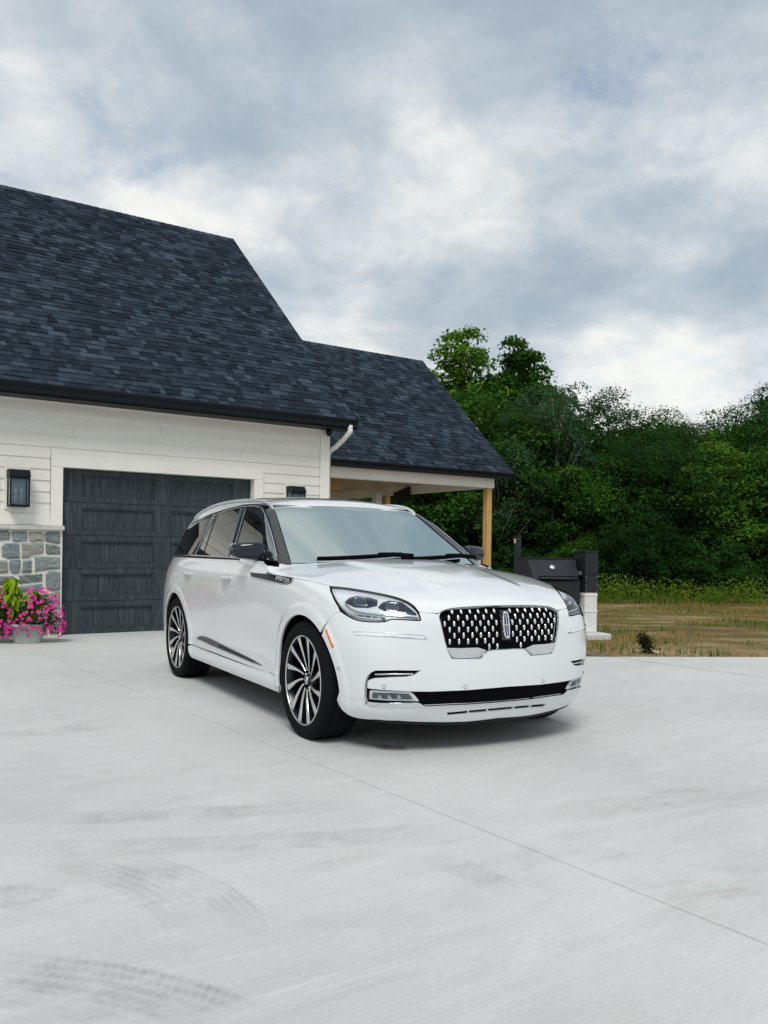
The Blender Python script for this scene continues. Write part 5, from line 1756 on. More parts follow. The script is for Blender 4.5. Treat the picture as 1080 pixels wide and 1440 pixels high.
def ground_px(u, v):
    dx, dy = u - 540.0, v - CAM_CY
    c, s = math.cos(CAM_ROLL), math.sin(CAM_ROLL)
    r = np.array([(dx * c + dy * s) / CAM_F, 1.0]); rz = -(-dx * s + dy * c) / CAM_F
    return r * (-CAM_H / rz)


def tyre_mark(pts, w, mat, k):
    P = smooth_curve([ground_px(*p) for p in pts], 8)
    L = np.concatenate([[0], np.cumsum(np.linalg.norm(np.diff(P, axis=0), axis=1))])
    V, uv = [], []
    for i, p in enumerate(P):
        t = P[min(i + 1, len(P) - 1)] - P[max(i - 1, 0)]; t = t / np.linalg.norm(t)
        s = np.array([-t[1], t[0]]) * w / 2
        V += [(*(p - s), .004 + .0006 * k), (*(p + s), .004 + .0006 * k)]
        uv += [(L[i], 0), (L[i], 1)]
    Fc = [(2 * i, 2 * i + 1, 2 * i + 3, 2 * i + 2)[::-1] for i in range(len(P) - 1)]
    me = make_mesh('tyre_mark', V, Fc, mat)
    fa = me.attributes.new('fade', 'FLOAT', 'POINT')
    fa.data.foreach_set('value', [min(1.0, 3.2 * min(L[i // 2], L[-1] - L[i // 2]) / L[-1]) for i in range(len(V))])
    l = me.uv_layers.new(name='UVMap')
    for lp in me.loops: l.data[lp.index].uv = uv[lp.vertex_index]
    o = link_mesh('tyre_mark', me)
    return tag(o, kind='structure')


def build_marks():
    ma = mark_material('tyre mark strong', (.20, .20, .195), .34, 210)
    mb = mark_material('tyre mark faint', (.26, .26, .25), .28, 160)
    mc = mark_material('scuffed dust', (.30, .27, .22), .22, 40)
    k = 0
    for pts, w, m in (([(-60, 1356), (0, 1362), (120, 1376), (220, 1396), (300, 1422), (360, 1452)], .23, ma), ([(-60, 1392), (40, 1402), (140, 1420), (220, 1446)], .16, mb),
                      ([(190, 1210), (250, 1228), (300, 1252), (335, 1282), (352, 1312)], .15, ma), ([(60, 1205), (150, 1228), (230, 1262), (280, 1310)], .20, mb),
                      ([(-40, 1192), (150, 1192), (330, 1186), (500, 1178), (660, 1166)], .22, mb), ([(-40, 1150), (150, 1150), (330, 1142), (520, 1132)], .20, mb),
                      ([(-30, 1268), (20, 1262), (72, 1270)], .22, ma), ([(600, 1205), (650, 1222), (690, 1240), (728, 1256)], .17, mb), ([(800, 1190), (850, 1202), (890, 1214)], .14, mb),
                      ([(900, 1262), (960, 1250), (1090, 1232)], .30, mc), ([(760, 1150), (900, 1130), (1090, 1105)], .30, mc), ([(-20, 1035), (80, 1028), (170, 1018)], .25, mb)):
        tyre_mark(pts, w, m, k); k += 1
    # damp patch under the engine
    c = ground_px(552, 1052)
    V = [(c[0] + .13 * math.cos(a) * (1 + .2 * math.sin(3 * a)), c[1] + .07 * math.sin(a) * (1 + .15 * math.cos(2 * a)), .0075) for a in np.linspace(0, 2 * math.pi, 25)[:-1]]
    st = material('damp stain', (.16, .13, .10), .6)
    n = Nodes(st)
    tb = n.new('ShaderNodeBsdfTransparent'); mx = n.new('ShaderNodeMixShader')
    f = n.ramp(n.noise(n.coord('Object'), 9, 5, .6), [(.40, 0.0), (.62, .75)])
    n.nt.links.new(f, mx.inputs[0]); n.nt.links.new(tb.outputs[0], mx.inputs[1]); n.nt.links.new(n.b.outputs[0], mx.inputs[2])
    n.nt.links.new(mx.outputs[0], [q for q in n.nt.nodes if q.type == 'OUTPUT_MATERIAL'][0].inputs[0])
    tag(mobj('damp_stain', V, [tuple(range(24))], st), kind='structure')


def leaf_material(name, c1, c2, c3, trans=.25, rough=.6):
    m = bpy.data.materials.new(name)
    m.use_nodes = True
    n = Nodes(m)
    nt = m.node_tree
    isl = n.new('ShaderNodeNewGeometry').outputs['Random Per Island']
    oi = n.new('ShaderNodeObjectInfo').outputs['Random']
    big = n.noise(n.coord('Object'), .8, 3, .5)
    f = n.math('ADD', n.math('MULTIPLY', isl, .36), n.math('ADD', n.math('MULTIPLY', n.math('SUBTRACT', big, .5), 1.25), n.math('ADD', n.math('MULTIPLY', n.math('SUBTRACT', oi, .5), .60), .28)), True)
    c = n.ramp(f, [(0, c1), (.5, c2), (1, c3)])
    n.set(Base_Color=c, Roughness=rough)
    n.b.inputs['Specular IOR Level'].default_value = .06
    tl = n.new('ShaderNodeBsdfTranslucent'); nt.links.new(n.mix(.5, c, (.12, .20, .02)), tl.inputs[0])
    mx = n.new('ShaderNodeMixShader'); mx.inputs[0].default_value = trans
    nt.links.new(n.b.outputs[0], mx.inputs[1]); nt.links.new(tl.outputs[0], mx.inputs[2])
    out = [q for q in nt.nodes if q.type == 'OUTPUT_MATERIAL'][0]
    nt.links.new(mx.outputs[0], out.inputs[0])
    return m


def leaves_np(centres, sizes, rng, aspect=.6, up=.35, out=None):
    """many small folded leaf quads: two triangles each"""
    n = len(centres)
    d = rng.normal(size=(n, 3)); d[:, 2] *= .6; d /= np.linalg.norm(d, axis=1)[:, None]
    nn = rng.normal(size=(n, 3)) * (1 if out is None else .55)
    if out is not None: nn += out * 1.0
    nn[:, 2] += up * (4 if out is None else 2.2); nn -= d * np.sum(nn * d, 1)[:, None]; nn /= np.linalg.norm(nn, axis=1)[:, None] + 1e-9
    s = np.cross(d, nn)
    L = sizes[:, None]
    p0 = centres - d * L * .5; p2 = centres + d * L * .5
    p1 = centres + s * L * aspect * .5 + nn * L * .08; p3 = centres - s * L * aspect * .5 + nn * L * .08
    V = np.stack([p0, p1, p2, p3], 1).reshape(-1, 3)
    i = np.arange(n) * 4
    Fc = np.stack([i, i + 1, i + 2, i + 3], 1)
    return V, Fc


def mesh_np(name, V, Fc, mat, smooth=False):
    me = bpy.data.meshes.new(name)
    n, m = len(V), len(Fc)
    k = Fc.shape[1]
    me.vertices.add(n); me.vertices.foreach_set('co', np.asarray(V, np.float32).ravel())
    me.loops.add(m * k); me.loops.foreach_set('vertex_index', np.asarray(Fc, np.int32).ravel())
    me.polygons.add(m); me.polygons.foreach_set('loop_start', np.arange(0, m * k, k, dtype=np.int32)); me.polygons.foreach_set('loop_total', np.full(m, k, np.int32))
    me.materials.append(mat)
    me.update(calc_edges=True)
    return me


def tree_meshes(seed, h, spread, base, nclump, per, leaf, clump_r, shape='round', trunk_r=.13, core=2500):
    """a trunk with limbs, and a crown of leaf clumps carried by the limbs"""
    rng = np.random.default_rng(seed)
    # clump centres through the crown volume, most near its surface, pushed apart by lobes
    C = []
    lobes = rng.normal(size=(9, 3)); lobes /= np.linalg.norm(lobes, axis=1)[:, None]
    amp = rng.uniform(.0, .35, 9)
    while len(C) < nclump:
        d = rng.normal(size=3); d /= np.linalg.norm(d)
        rr = rng.uniform(.25, 1) ** .45
        b = 1 + sum(a * max(0, d @ l) ** 3 for a, l in zip(amp, lobes)) - .12
        z = d[2] * rr * b
        if shape == 'cone': w = max(.06, .5 * (1 - z)) * 1.25
        elif shape == 'tall': w = 1.0 - .45 * max(0, z) ** 1.5
        else: w = 1.0
        C.append([d[0] * rr * b * spread * w, d[1] * rr * b * spread * w, base + (h - base) * (.5 + .5 * z)])
    C = np.array(C)
    pts, sz, out = [], [], []
    for c in C:
        r = clump_r * rng.uniform(.6, 1.3)
        n = int(per * rng.uniform(.7, 1.3) * (r / clump_r) ** 1.3)
        q = rng.normal(size=(n, 3)); q /= np.linalg.norm(q, axis=1)[:, None]
        q[:, 2] = np.where(q[:, 2] < -.45, -q[:, 2] * .6, q[:, 2])
        rad = rng.uniform(.35, 1.0, n) ** .5 * (1 + .18 * np.sin(q[:, 0] * 7 + c[0] * 3) * np.cos(q[:, 1] * 6 + c[1]))
        out.append(q); pts.append(c + q * (r * rad)[:, None] * np.array([1.0, 1.0, .66])); sz.append(rng.uniform(.6, 1.25, n) * leaf)
    # inner leaves fill the crown so that its depth goes dark
    inn = C[rng.integers(0, len(C), core)] * np.array([.62, .62, 1]) + rng.normal(size=(core, 3)) * clump_r * .5
    inn[:, 2] = base + (inn[:, 2] - base) * .86
    pts.append(inn); sz.append(rng.uniform(.8, 1.6, core) * leaf * 1.7); out.append(np.tile([0, 0, .4], (core, 1)))
    V, Fc = leaves_np(np.concatenate(pts), np.concatenate(sz), rng, .62, out=np.concatenate(out))
    # wood
    tv, tf = [], []
    def add(p, r, seg=7):
        a, b = tube_data(p, r, seg, False)
        k = len(tv); tv.extend(a); tf.extend([tuple(i + k for i in f) for f in b])
    top = h * .86
    lean = rng.normal(size=2) * .25
    sp = [np.array([lean[0] * t * t + .06 * math.sin(5 * t + seed), lean[1] * t * t, t * top]) for t in np.linspace(-.02, 1, 9)]
    add(sp, [trunk_r * (1.25 if i == 0 else 1) * (1 - .85 * i / 8) + .01 for i in range(9)], 9)
    for c in C[rng.permutation(len(C))[:max(10, nclump // 3)]]:
        t = np.clip((c[2] - .9 * abs(np.linalg.norm(c[:2])) ) / top, .15, .9)
        k = t * 8; i = int(k)
        s0 = sp[i] + (sp[min(i + 1, 8)] - sp[i]) * (k - i)
        mid = (s0 + c) / 2 + np.array([0, 0, -.08 * h * .3]) + rng.normal(size=3) * .1
        add([s0, mid, c], [trunk_r * .34 * (1 - .6 * t) + .008, trunk_r * .2 * (1 - .6 * t) + .006, .006], 5)
    return (V, Fc), (tv, tf)


def build_trees():
    bark = noise_mat('bark', (.055, .045, .035), (.11, .095, .075), 6, .95, .8, .02, stretch=(5, 5, 1))
    birch = noise_mat('birch bark', (.30, .29, .26), (.46, .45, .41), 5, .9, .4, .01, stretch=(1, 1, 4))
    m_dark = leaf_material('dark leaves', (.008, .034, .010), (.020, .070, .015), (.055, .14, .022))
    m_mid = leaf_material('mid green leaves', (.014, .055, .008), (.040, .118, .014), (.13, .25, .022))
    m_bright = leaf_material('maple leaves', (.022, .080, .008), (.070, .180, .016), (.20, .34, .028))
    m_pine = leaf_material('pine needles', (.008, .022, .014), (.014, .036, .020), (.026, .055, .026))
    m_grey = leaf_material('grey green leaves', (.022, .058, .030), (.042, .098, .048), (.085, .155, .075))
    protos = {}
    def proto(key, mat, wood, *a, **k):
        (V, Fc), (tv, tf) = tree_meshes(*a, **k)
        protos[key] = (mesh_np('crown', V, Fc, mat), make_mesh('trunk', tv, tf, wood, True))
    proto('maple', m_bright, bark, 41, 9.6, 2.2, 1.6, 165, 150, .17, .54, shape='tall', trunk_r=.17)
    proto('maple2', m_bright, bark, 42, 9.4, 1.9, 1.4, 150, 150, .17, .52, shape='tall', trunk_r=.15)
    proto('broad', m_mid, bark, 3, 7.0, 3.0, 1.1, 78, 220, .165, .86)
    proto('broad2', m_dark, bark, 4, 7.4, 3.1, 1.1, 80, 330, .105, .88)
    proto('broad3', m_mid, bark, 5, 6.4, 2.7, .9, 70, 260, .14, .82)
    proto('grey', m_grey, birch, 6, 6.8, 1.9, 2.3, 62, 190, .085, .55, shape='tall', trunk_r=.09)
    proto('pine', m_pine, bark, 7, 10.0, 2.4, 1.0, 120, 200, .12, .55, shape='cone', trunk_r=.16)
    proto('shrub', m_mid, bark, 8, 2.6, 1.5, .1, 45, 170, .10, .5, trunk_r=.04)
    proto('shrub2', m_dark, bark, 9, 3.2, 1.7, .1, 50, 170, .10, .5, trunk_r=.05)
    r = random.Random(77)
    def plant(key, name, u, depth, scale, label, cat='tree', group='trees along the wood edge', rot=None, zs=1.0):
        x = (u - 540) / CAM_F * depth
        o = empty(name, (x, depth, -.03), rot if rot is not None else r.uniform(0, 6.28))
        o.scale = (scale, scale, scale * zs)
        link_mesh('crown', protos[key][0], None, o); link_mesh('trunk', protos[key][1], None, o)
        tag(o, label, cat, group)
        return o
    plant('maple', 'maple_tree', 652, 33.5, .97, 'tall loose maple rising behind the end of the porch roof', rot=.4)
    plant('maple2', 'maple_tree', 728, 33.0, .97, 'tall narrow maple standing next to the porch, crown reaching highest', rot=2.0)
    plant('maple2', 'maple_tree', 770, 34, .78, 'shorter bright green maple leaning out beside the tall narrow maple', rot=4.0)
    plant('broad', 'broadleaf_tree', 650, 27.5, .86, 'yellow green rounded tree directly behind the porch post', rot=1.0)
    plant('grey', 'birch_tree', 770, 28.0, .96, 'pale grey green birch behind the black smoker', rot=.3)
    plant('grey', 'birch_tree', 800, 30.0, 1.08, 'thin birch with bare pale twigs at its top', rot=2.6)
    plant('grey', 'birch_tree', 700, 27.0, .70, 'slim birch with white stems close behind the porch post', rot=4.4)
    front = {'broad': 'mid green rounded tree in the front row of the wood', 'broad2': 'very dark green tree in the front row of the wood', 'broad3': 'low spreading green tree in the front row of the wood'}
    back = {'broad': 'mid green tree standing deeper in the wood behind the front row', 'broad2': 'dark green tree standing deeper in the wood behind the front row', 'broad3': 'smaller green tree standing deeper in the wood behind the front row'}
    for i, (key, u, dep, sc) in enumerate([('broad2', 850, 30.5, .78), ('broad3', 835, 27.6, .70), ('broad', 905, 31.0, .82), ('broad2', 930, 27.8, .66), ('broad3', 985, 30.0, .86), ('broad', 1000, 27.4, .66),
                                           ('broad2', 1045, 29.5, .78), ('broad3', 1085, 27.0, .74), ('broad2', 760, 31, .78), ('broad3', 600, 29, .8), ('broad', 560, 31, .7), ('broad2', 1120, 30, .85), ('broad2', 700, 30.5, .80),
                                           ('broad', 880, 36, .88), ('broad2', 960, 37, .90), ('broad', 1030, 37, .92), ('broad3', 815, 36, .92), ('broad2', 1100, 36, .95), ('broad', 1150, 30, .8), ('broad2', 1200, 29, .8), ('broad2', 500, 33, .65), ('broad', 430, 34, .6)]):
        plant(key, 'broadleaf_tree', u, dep, sc, (front if dep < 29 else back)[key])
    plant('pine', 'pine_tree', 1075, 31.5, .76, 'dark pine with layered boughs standing above the wood', cat='pine', rot=1.2)
    plant('pine', 'pine_tree', 1000, 36, .70, 'dark pine whose pointed tip just clears the broadleaf trees', cat='pine', rot=3.3)
    for i in range(16):
        u = 600 + i * 36 + r.uniform(-8, 8)
        key = 'shrub' if r.random() < .25 else 'shrub2'
        plant(key, 'shrub', u, r.uniform(25.6, 27.2), r.uniform(.4, .75), 'mid green shrub growing low along the front of the wood' if key == 'shrub' else 'very dark shrub growing low along the front of the wood', 'shrub', 'shrubs along the wood edge')
    # the wood behind, too deep and dark to tell its trees apart
    rng = np.random.default_rng(9)
    n = 40000
    u = rng.uniform(60, 1500, n); dep = rng.uniform(38, 46, n)
    hmax = 6.0 + .6 * np.sin(u * .021) + .5 * np.sin(u * .055 + 1)
    z = rng.uniform(0, 1, n) ** .8 * hmax
    V, Fc = leaves_np(np.stack([(u - 540) / CAM_F * dep, dep, z], 1), rng.uniform(.35, .7, n), rng, .7)
    tag(link_mesh('woodland', mesh_np('woodland', V, Fc, m_dark)), 'deep shaded woodland mass behind the front row of trees', 'woodland', kind='stuff')


def build_grass():
    rng = np.random.default_rng(31)
    m_dry = leaf_material('dry grass', (.24, .15, .04), (.34, .24, .08), (.17, .18, .035), .25, .8)
    m_green = leaf_material('green weeds', (.030, .075, .010), (.080, .150, .014), (.19, .24, .03), .35, .7)
    def blades(name, n, xr, yr, h, mat, w, patch=None, label=None, cat=None):
        x = rng.uniform(*xr, n); y = rng.uniform(*yr, n)
        if patch is not None:
            k = patch(x, y); x, y = x[k], y[k]
        n = len(x)
        hh = h * rng.uniform(.3, 1.15, n) * np.clip(.75 + .35 * np.sin(x * 2.1 + 1.3 * np.sin(y * 1.7)) + .25 * np.sin(x * 5.3 + y), .25, 1.5)
        a = rng.uniform(0, 2 * np.pi, n); lean = rng.uniform(.05, .5, n) * hh
        dx, dy = np.cos(a), np.sin(a)
        b = np.stack([x, y, np.full(n, -.08)], 1)
        side = np.stack([-dy, dx, np.zeros(n)], 1) * w * rng.uniform(.6, 1.3, n)[:, None]
        tip = b + np.stack([dx * lean, dy * lean, hh + .05], 1)
        mid = b + np.stack([dx * lean * .3, dy * lean * .3, hh * .6], 1)
        V = np.stack([b - side, b + side, mid + side * .7, tip, mid - side * .7], 1).reshape(-1, 3)
        i = np.arange(n) * 5
        F1 = np.stack([i, i + 1, i + 2, i + 4], 1); F2 = np.stack([i + 4, i + 2, i + 3, i + 3], 1)
        me = bpy.data.meshes.new(name)
        f2 = np.stack([i + 4, i + 2, i + 3], 1)
        me.from_pydata(V.tolist(), [], F1.tolist() + f2.tolist())
        me.materials.append(mat)
        o = link_mesh(name, me)
        return tag(o, label, cat, kind='stuff')
    pn = lambda x, y: (np.sin(x * 1.7 + y * 2.3) + np.sin(x * .6 - y * 1.1 + 1) + rng.normal(size=len(x)) * .5)
    blades('dry_grass', 60000, (1.5, 18), (11.4, 25.0), .085, m_dry, .012, lambda x, y: pn(x * 1.6, y * 2.0) + .05 * (y - 15) > .35, 'thin dry grass over the rough field', 'grass')
    blades('short_grass', 40000, (2.0, 17), (10.72, 24), .085, m_green, .011, lambda x, y: pn(x * .8, y * 1.6) > .55, 'patches of short green grass on bare soil', 'grass')
    blades('tall_weeds', 12000, (1.0, 20), (21.5, 26.0), .40, m_green, .016, lambda x, y: pn(x * .7, y) > .2, 'tall green weeds along the foot of the wood', 'weeds')
    blades('straw_grass', 7000, (1.0, 20), (18.5, 25.0), .26, m_dry, .009, lambda x, y: pn(x * .5, y * .7) > .1, 'tall straw coloured grass before the weeds', 'grass')
    # broad-leaved weeds in clumps at the foot of the wood
    nc = 170
    cx, cy = rng.uniform(1.5, 20, nc), rng.uniform(21.5, 25.6, nc)
    ch = rng.uniform(.25, .75, nc)
    pts = np.concatenate([np.stack([rng.normal(x, .22, 70), rng.normal(y, .2, 70), rng.uniform(0, h, 70)], 1) for x, y, h in zip(cx, cy, ch)])
    V, Fc = leaves_np(pts, rng.uniform(.05, .13, len(pts)), rng, .45)
    tag(link_mesh('broad_weeds', mesh_np('broad_weeds', V, Fc, m_green)), 'clumps of yellow green broad-leaved weeds at the foot of the wood', 'weeds', kind='stuff')
    # small clods and pebbles along the concrete
    n = 5200
    x = rng.uniform(2.4, 10, n); y = 10.6 + np.abs(rng.normal(0, 1.1, n)) + .05
    s = rng.uniform(.008, .045, n) * rng.uniform(.4, 1, n)
    base = np.array([(1, 0, 0), (-.5, .87, 0), (-.5, -.87, 0), (0, 0, 1)])
    V = (base[None] * s[:, None, None] * rng.uniform(.6, 1.4, (n, 4, 1)) + np.stack([x, y, np.full(n, -.05)], 1)[:, None]).reshape(-1, 3)
    i = np.arange(n) * 4
    Fc = np.concatenate([np.stack([i, i + 1, i + 3], 1), np.stack([i + 1, i + 2, i + 3], 1), np.stack([i + 2, i, i + 3], 1)])
    tag(link_mesh('clods', mesh_np('clods', V, Fc, M_SOIL)), 'loose clods of dry soil along the edge of the concrete', 'soil', kind='stuff')
# ------------------------------------------------------------------ smoker, planters and small things


def build_smoker():
    blk = noise_mat('black powder coat', (.010, .012, .016), (.016, .019, .024), 5, .5, .1, .001)
    pale = noise_mat('pale grey block', (.66, .66, .65), (.76, .76, .75), 6, .85, .3, .004)
    # slab of concrete under the smoker
    rz = .30
    P = empty('paving_pad', (2.484, 13.35, 0), rz)
    tag(P, 'low grey concrete pad under the black smoker beside the field', 'pad')
    box_obj('slab', (-1.9, -.55, -.08), (.78, .75, .035), CONCRETE, P, .02)
    S = empty('smoker', (2.484, 13.35, .036), rz)
    tag(S, 'black steel smoker with sloping lid, round thermometer and chimney on pale block base', 'smoker')
    # upright cabinet at the end
    cab = box_obj('cabinet', (.48, -.28, .60), (.70, .07, 1.205), blk, S, .006)
    box_obj('cabinet_lid', (.47, -.29, 1.206), (.71, .08, 1.222), blk, cab, .005)
    box_obj('cabinet_seam', (.478, -.284, .872), (.702, -.2805, .880), M_BLACKMETAL, cab)
    for z in (.83, .70, .62):
        for x in (.497, .683): tube_obj('rivet', [(x, -.279, z), (x, -.286, z)], .006, M_SILVER, cab, 8)
    box_obj('control_panel', (.462, -.22, .82), (.479, .02, .96), M_SATIN, cab, .004)
    box_obj('display', (.456, -.20, .86), (.4615, -.07, .915), material('display grey', (.25, .24, .22), .3), cab, .001)
    base = box_obj('base', (.485, -.27, 0), (.695, .06, .598), pale, S, .008)
    box_obj('base_course', (.479, -.276, .30), (.701, .066, .325), pale, base, .004); box_obj('base_course', (.479, -.276, .545), (.701, .066, .575), pale, base, .004)
    # barrel with the slanted lid
    body = box_obj('body', (-.36, -.22, .42), (.44, .40, .78), blk, S, .02)
    V = [(-.36, -.26, .80), (.38, -.26, .80), (.38, .40, .80), (-.36, .40, .80), (-.36, -.02, 1.10), (.455, -.02, 1.10), (.455, .38, 1.10), (-.36, .38, 1.10)]
    lid = mobj('lid', V, [(0, 1, 5, 4), (1, 2, 6, 5), (2, 3, 7, 6), (3, 0, 4, 7), (4, 5, 6, 7), (3, 2, 1, 0)], blk, S)
    box_obj('lid_edge', (-.37, -.04, 1.1005), (.462, .385, 1.112), blk, lid, .004)
    for nm, prof, mt in (('thermometer', [(.0001, -.016), (.030, -.016), (.034, -.011), (.034, .0)], material('dial white', (.72, .70, .66), .25)), ('dial_ring', [(.031, -.018), (.038, -.019), (.041, -.010), (.041, 0)], M_SILVER)):
        th = mobj(nm, *lathe_data(prof, 24), mt, lid, True)
        th.location = (.0, -.135, .965); th.rotation_euler = (-math.radians(38), 0, 0)
    tube_obj('lid_handle', [(-.30, -.34, .84), (.32, -.34, .84)], .012, M_BLACKMETAL, lid, 8)
    for x in (-.26, .28): tube_obj('handle_bracket', [(x, -.34, .84), (x, -.23, .83)], .009, M_BLACKMETAL, lid, 6)
    for x in (-.31, .38):
        for y in (-.17, .34): box_obj('leg', (x - .022, y - .022, 0), (x + .022, y + .022, .419), blk, S, .004)
    ch = box_obj('chimney', (-.33, .41, .50), (-.245, .50, 1.43), blk, S, .005)
    box_obj('chimney_cap', (-.345, .40, 1.431), (-.235, .51, 1.442), blk, ch, .003)
    box_obj('sticker', (-.3355, .425, 1.33), (-.3305, .485, 1.40), material('yellow label', (.62, .50, .28), .6), ch)


def build_planter(name, loc, rot, label, seed, w=.20, d=.15, h=.24, show=True):
    rng = np.random.default_rng(seed)
    P = empty(name, loc, rot)
    tag(P, label, 'planter', 'flower troughs by the stone wall')
    potm = noise_mat('grey green pot', (.33, .37, .35), (.40, .43, .41), 5, .6, .1, .002)
    # tapering trough with rounded corners and a rim
    def ring(sx, sy, z, n=32):
        out = []
        for k in range(n):
            a = 2 * math.pi * k / n
            out.append((sx * math.copysign(abs(math.cos(a)) ** .55, math.cos(a)), sy * math.copysign(abs(math.sin(a)) ** .55, math.sin(a)), z))
        return out
    R = [ring(w * .78, d * .78, .002), ring(w * .80, d * .80, .010), ring(w * .97, d * .97, h - .035), ring(w * 1.06, d * 1.06, h - .033), ring(w * 1.08, d * 1.08, h), ring(w * .98, d * .98, h), ring(w * .94, d * .94, h - .05)]
    V = [p for r in R for p in r]; n = 32
    Fc = [(i * n + k, i * n + (k + 1) % n, (i + 1) * n + (k + 1) % n, (i + 1) * n + k) for i in range(len(R) - 1) for k in range(n)]
    Fc.append(tuple(range(n - 1, -1, -1)))
    mobj('pot', V, Fc, potm, P, True)
    mobj('soil', ring(w * .95, d * .95, h - .04), [tuple(range(n))], M_SOIL, P)
    green = leaf_material('petunia leaves', (.02, .05, .01), (.045, .09, .015), (.08, .14, .02))
    lime = leaf_material('sweet potato vine leaves', (.16, .28, .012), (.30, .46, .02), (.44, .60, .04), .4)
    # trailing mound of small leaves
    m = 2600
    u = rng.normal(size=(m, 3)); u /= np.linalg.norm(u, axis=1)[:, None]
    rr = rng.uniform(.3, 1, m) ** .5
    c = np.stack([u[:, 0] * rr * w * 1.55 + .10, u[:, 1] * rr * d * 1.5, h + .15 + u[:, 2] * rr * .26 - .2 * np.abs(u[:, 0] * rr) ** 2], 1)
    c = c[c[:, 2] > .06]
    V, Fc2 = leaves_np(c, rng.uniform(.022, .05, len(c)), rng, .5)
    tag(link_mesh('foliage', mesh_np('foliage', V, Fc2, green), None, P), kind='stuff')
    # upright lime plants: big drooping leaves, each its own piece
    lv = [(0, 0, 0), (.028, .03, .012), (.036, .075, .005), (.022, .125, -.02), (0, .165, -.05), (-.022, .125, -.02), (-.036, .075, .005), (-.028, .03, .012), (0, .05, -.006), (0, .11, -.03)]
    lf = [(0, 1, 8), (1, 2, 9, 8), (2, 3, 9), (3, 4, 9), (4, 5, 9), (5, 6, 9), (6, 7, 8, 9), (7, 0, 8)]
    leaf_me = make_mesh('leaf', lv, lf, lime, True)
    for (cx, cy, hz, nl) in ((-.20, .02, .60, 64), (.03, .05, .46, 34)):
        for k in range(nl):
            a = rng.uniform(0, 2 * np.pi); z = h + rng.uniform(.10, hz)
            o = link_mesh('leaf', leaf_me, None, P)
            o.location = (cx + math.cos(a) * rng.uniform(.0, .05), cy + math.sin(a) * rng.uniform(0, .05), z)
            o.rotation_euler = (-rng.uniform(.2, 1.1), rng.uniform(-.3, .3), a - math.pi / 2)
            s = rng.uniform(.9, 1.5); o.scale = (s, s, s)
        tube_obj('stem', [(cx, cy, h - .05), (cx, cy, h + hz * .9)], .007, green, P, 6)
    # petunias
    pink = material('magenta petals', (.72, .018, .30), .55)
    pale = material('lilac petals', (.42, .36, .62), .55)
    eye = material('flower throat', (.28, .01, .14), .6)
    fv, ff = [(0, 0, -.012)], []
    for k in range(10):
        a = 2 * math.pi * k / 10
        r_ = .021 if k % 2 == 0 else .0165
        fv.append((.006 * math.cos(a), .006 * math.sin(a), -.002)); fv.append((r_ * math.cos(a), r_ * math.sin(a), .003 if k % 2 == 0 else .0))
    for k in range(10):
        k2 = (k + 1) % 10
        ff.append((0, 1 + 2 * k, 1 + 2 * k2)); ff.append((1 + 2 * k, 2 + 2 * k, 2 + 2 * k2, 1 + 2 * k2))
    def flower_me(mat):
        me = make_mesh('flower', fv, ff, mat); me.materials.append(eye)
        for p in me.polygons: p.material_index = 1 if len(p.vertices) == 3 else 0
        return me
    fp, fl = flower_me(pink), flower_me(pale)
    cnt = 0
    while cnt < 175:
        u = rng.normal(size=3); u /= np.linalg.norm(u)
        if u[1] > .35: continue
        p = np.array([u[0] * w * 1.62 + .11, u[1] * d * 1.62 - .02, h + .15 + u[2] * .34 - .16 * u[0] ** 2])
        if p[2] < .10 or (p[0] < -.02 and p[2] > h + .18) or (p[2] > h + .46): continue
        if rng.uniform() < .35 and p[0] < .0: continue
        lil = p[0] < -.06 and rng.uniform() < .22
        o = link_mesh('flower', fl if lil else fp, None, P)
        o.location = p + rng.normal(size=3) * .012
        nd = Vector(u) + Vector(rng.normal(size=3)) * .45 + Vector((0, -.5, .25))
        o.rotation_euler = nd.to_track_quat('Z', 'Y').to_euler()
        s = rng.uniform(.75, 1.2); o.scale = (s, s, s)
        cnt += 1


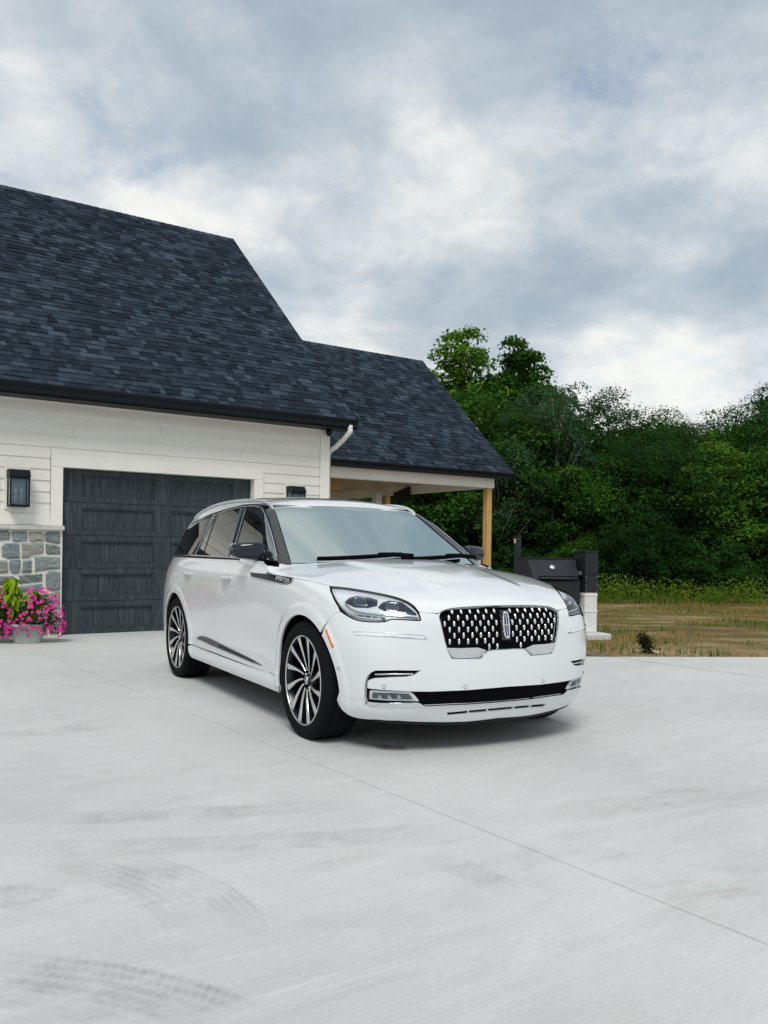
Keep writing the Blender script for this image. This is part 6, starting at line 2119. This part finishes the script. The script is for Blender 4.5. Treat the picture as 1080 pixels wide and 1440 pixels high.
def build_small():
    # black box and white box under the porch, by the rear post
    B = empty('mounted_panel', to_world(9.2, 4.75, 0), HROT)
    tag(B, 'black flat panel hung under the porch roof beside the rear post', 'screen')
    xf = Matrix.Translation((0, 0, 2.57)) @ Matrix.Rotation(math.radians(-12), 4, 'X')
    box_obj('panel', (-.03, -.34, -.12), (.03, .28, .12), M_SATIN, B, .008, xf)
    tube_obj('bracket', [(.03, -.1, 2.60), (.09, -.08, 2.70), (.10, -.06, 2.80)], .015, M_SILVER, B, 8)
    tube_obj('bracket', [(.03, .2, 2.60), (.09, .2, 2.70), (.10, .2, 2.80)], .015, M_SILVER, B, 8)
    E_ = empty('electrical_box', to_world(9.16, 5.56, 0), HROT)
    tag(E_, 'white metal box with conduit fixed beside the rear porch post', 'box')
    box_obj('case', (-.20, -.06, 2.25), (.0, .10, 2.66), M_WHITEMETAL, E_, .012)
    tube_obj('conduit', [(-.14, .02, 2.661), (-.14, .02, 2.80)], .012, M_SILVER, E_, 8)
    tube_obj('conduit', [(-.05, .02, 2.661), (-.04, .02, 2.80)], .012, M_SILVER, E_, 8)
    # withered clump and a stick at the field's edge
    g = ground_px(912, 916)
    D = empty('uprooted_plant', (float(g[0]), float(g[1]) + .05, -.04), .4)
    D.scale = (1.15, 1.15, 1.15)
    tag(D, 'withered uprooted plant with pale stem lying at the edge of the field', 'dead plant')
    rng = np.random.default_rng(3)
    c = rng.normal(size=(420, 3)) * np.array([.035, .035, .055]) + np.array([-.02, 0, .12]); c[:, 0] += (c[:, 2] - .12) * -.5; c[:, 2] = np.abs(c[:, 2])
    V, Fc = leaves_np(c, rng.uniform(.03, .07, len(c)), rng, .35)
    tag(link_mesh('dead_leaves', mesh_np('dead_leaves', V, Fc, leaf_material('withered leaves', (.010, .008, .005), (.028, .022, .012), (.06, .05, .02))), None, D), kind='stuff')
    tube_obj('stem', [(-.02, 0, .10), (.03, -.05, .04), (.06, -.12, .02)], [.010, .014, .018], noise_mat('pale stem', (.4, .34, .24), (.55, .48, .36), 20), D, 8)


build_ground()
build_house()
lantern('wall_lantern', -.597, 'black box lantern with two candle bulbs on the siding above the flower pots')
lantern('wall_lantern', 3.575, 'black box lantern on the siding next to the white downspout, mostly behind the car roof')
build_marks()
build_trees()
build_grass()
build_smoker()
_g = ground_px(34, 905)
build_planter('flower_planter', (float(_g[0]), float(_g[1]) + .12, 0), .25, 'grey trough overflowing with magenta petunias and lime leaves in front of stone wall', 12)
build_planter('flower_planter', (float(_g[0]) - .55, float(_g[1]) + .05, 0), -.2, 'second petunia trough further along the stone wall, away from the garage door', 44)
build_small()
CAR = build_car()
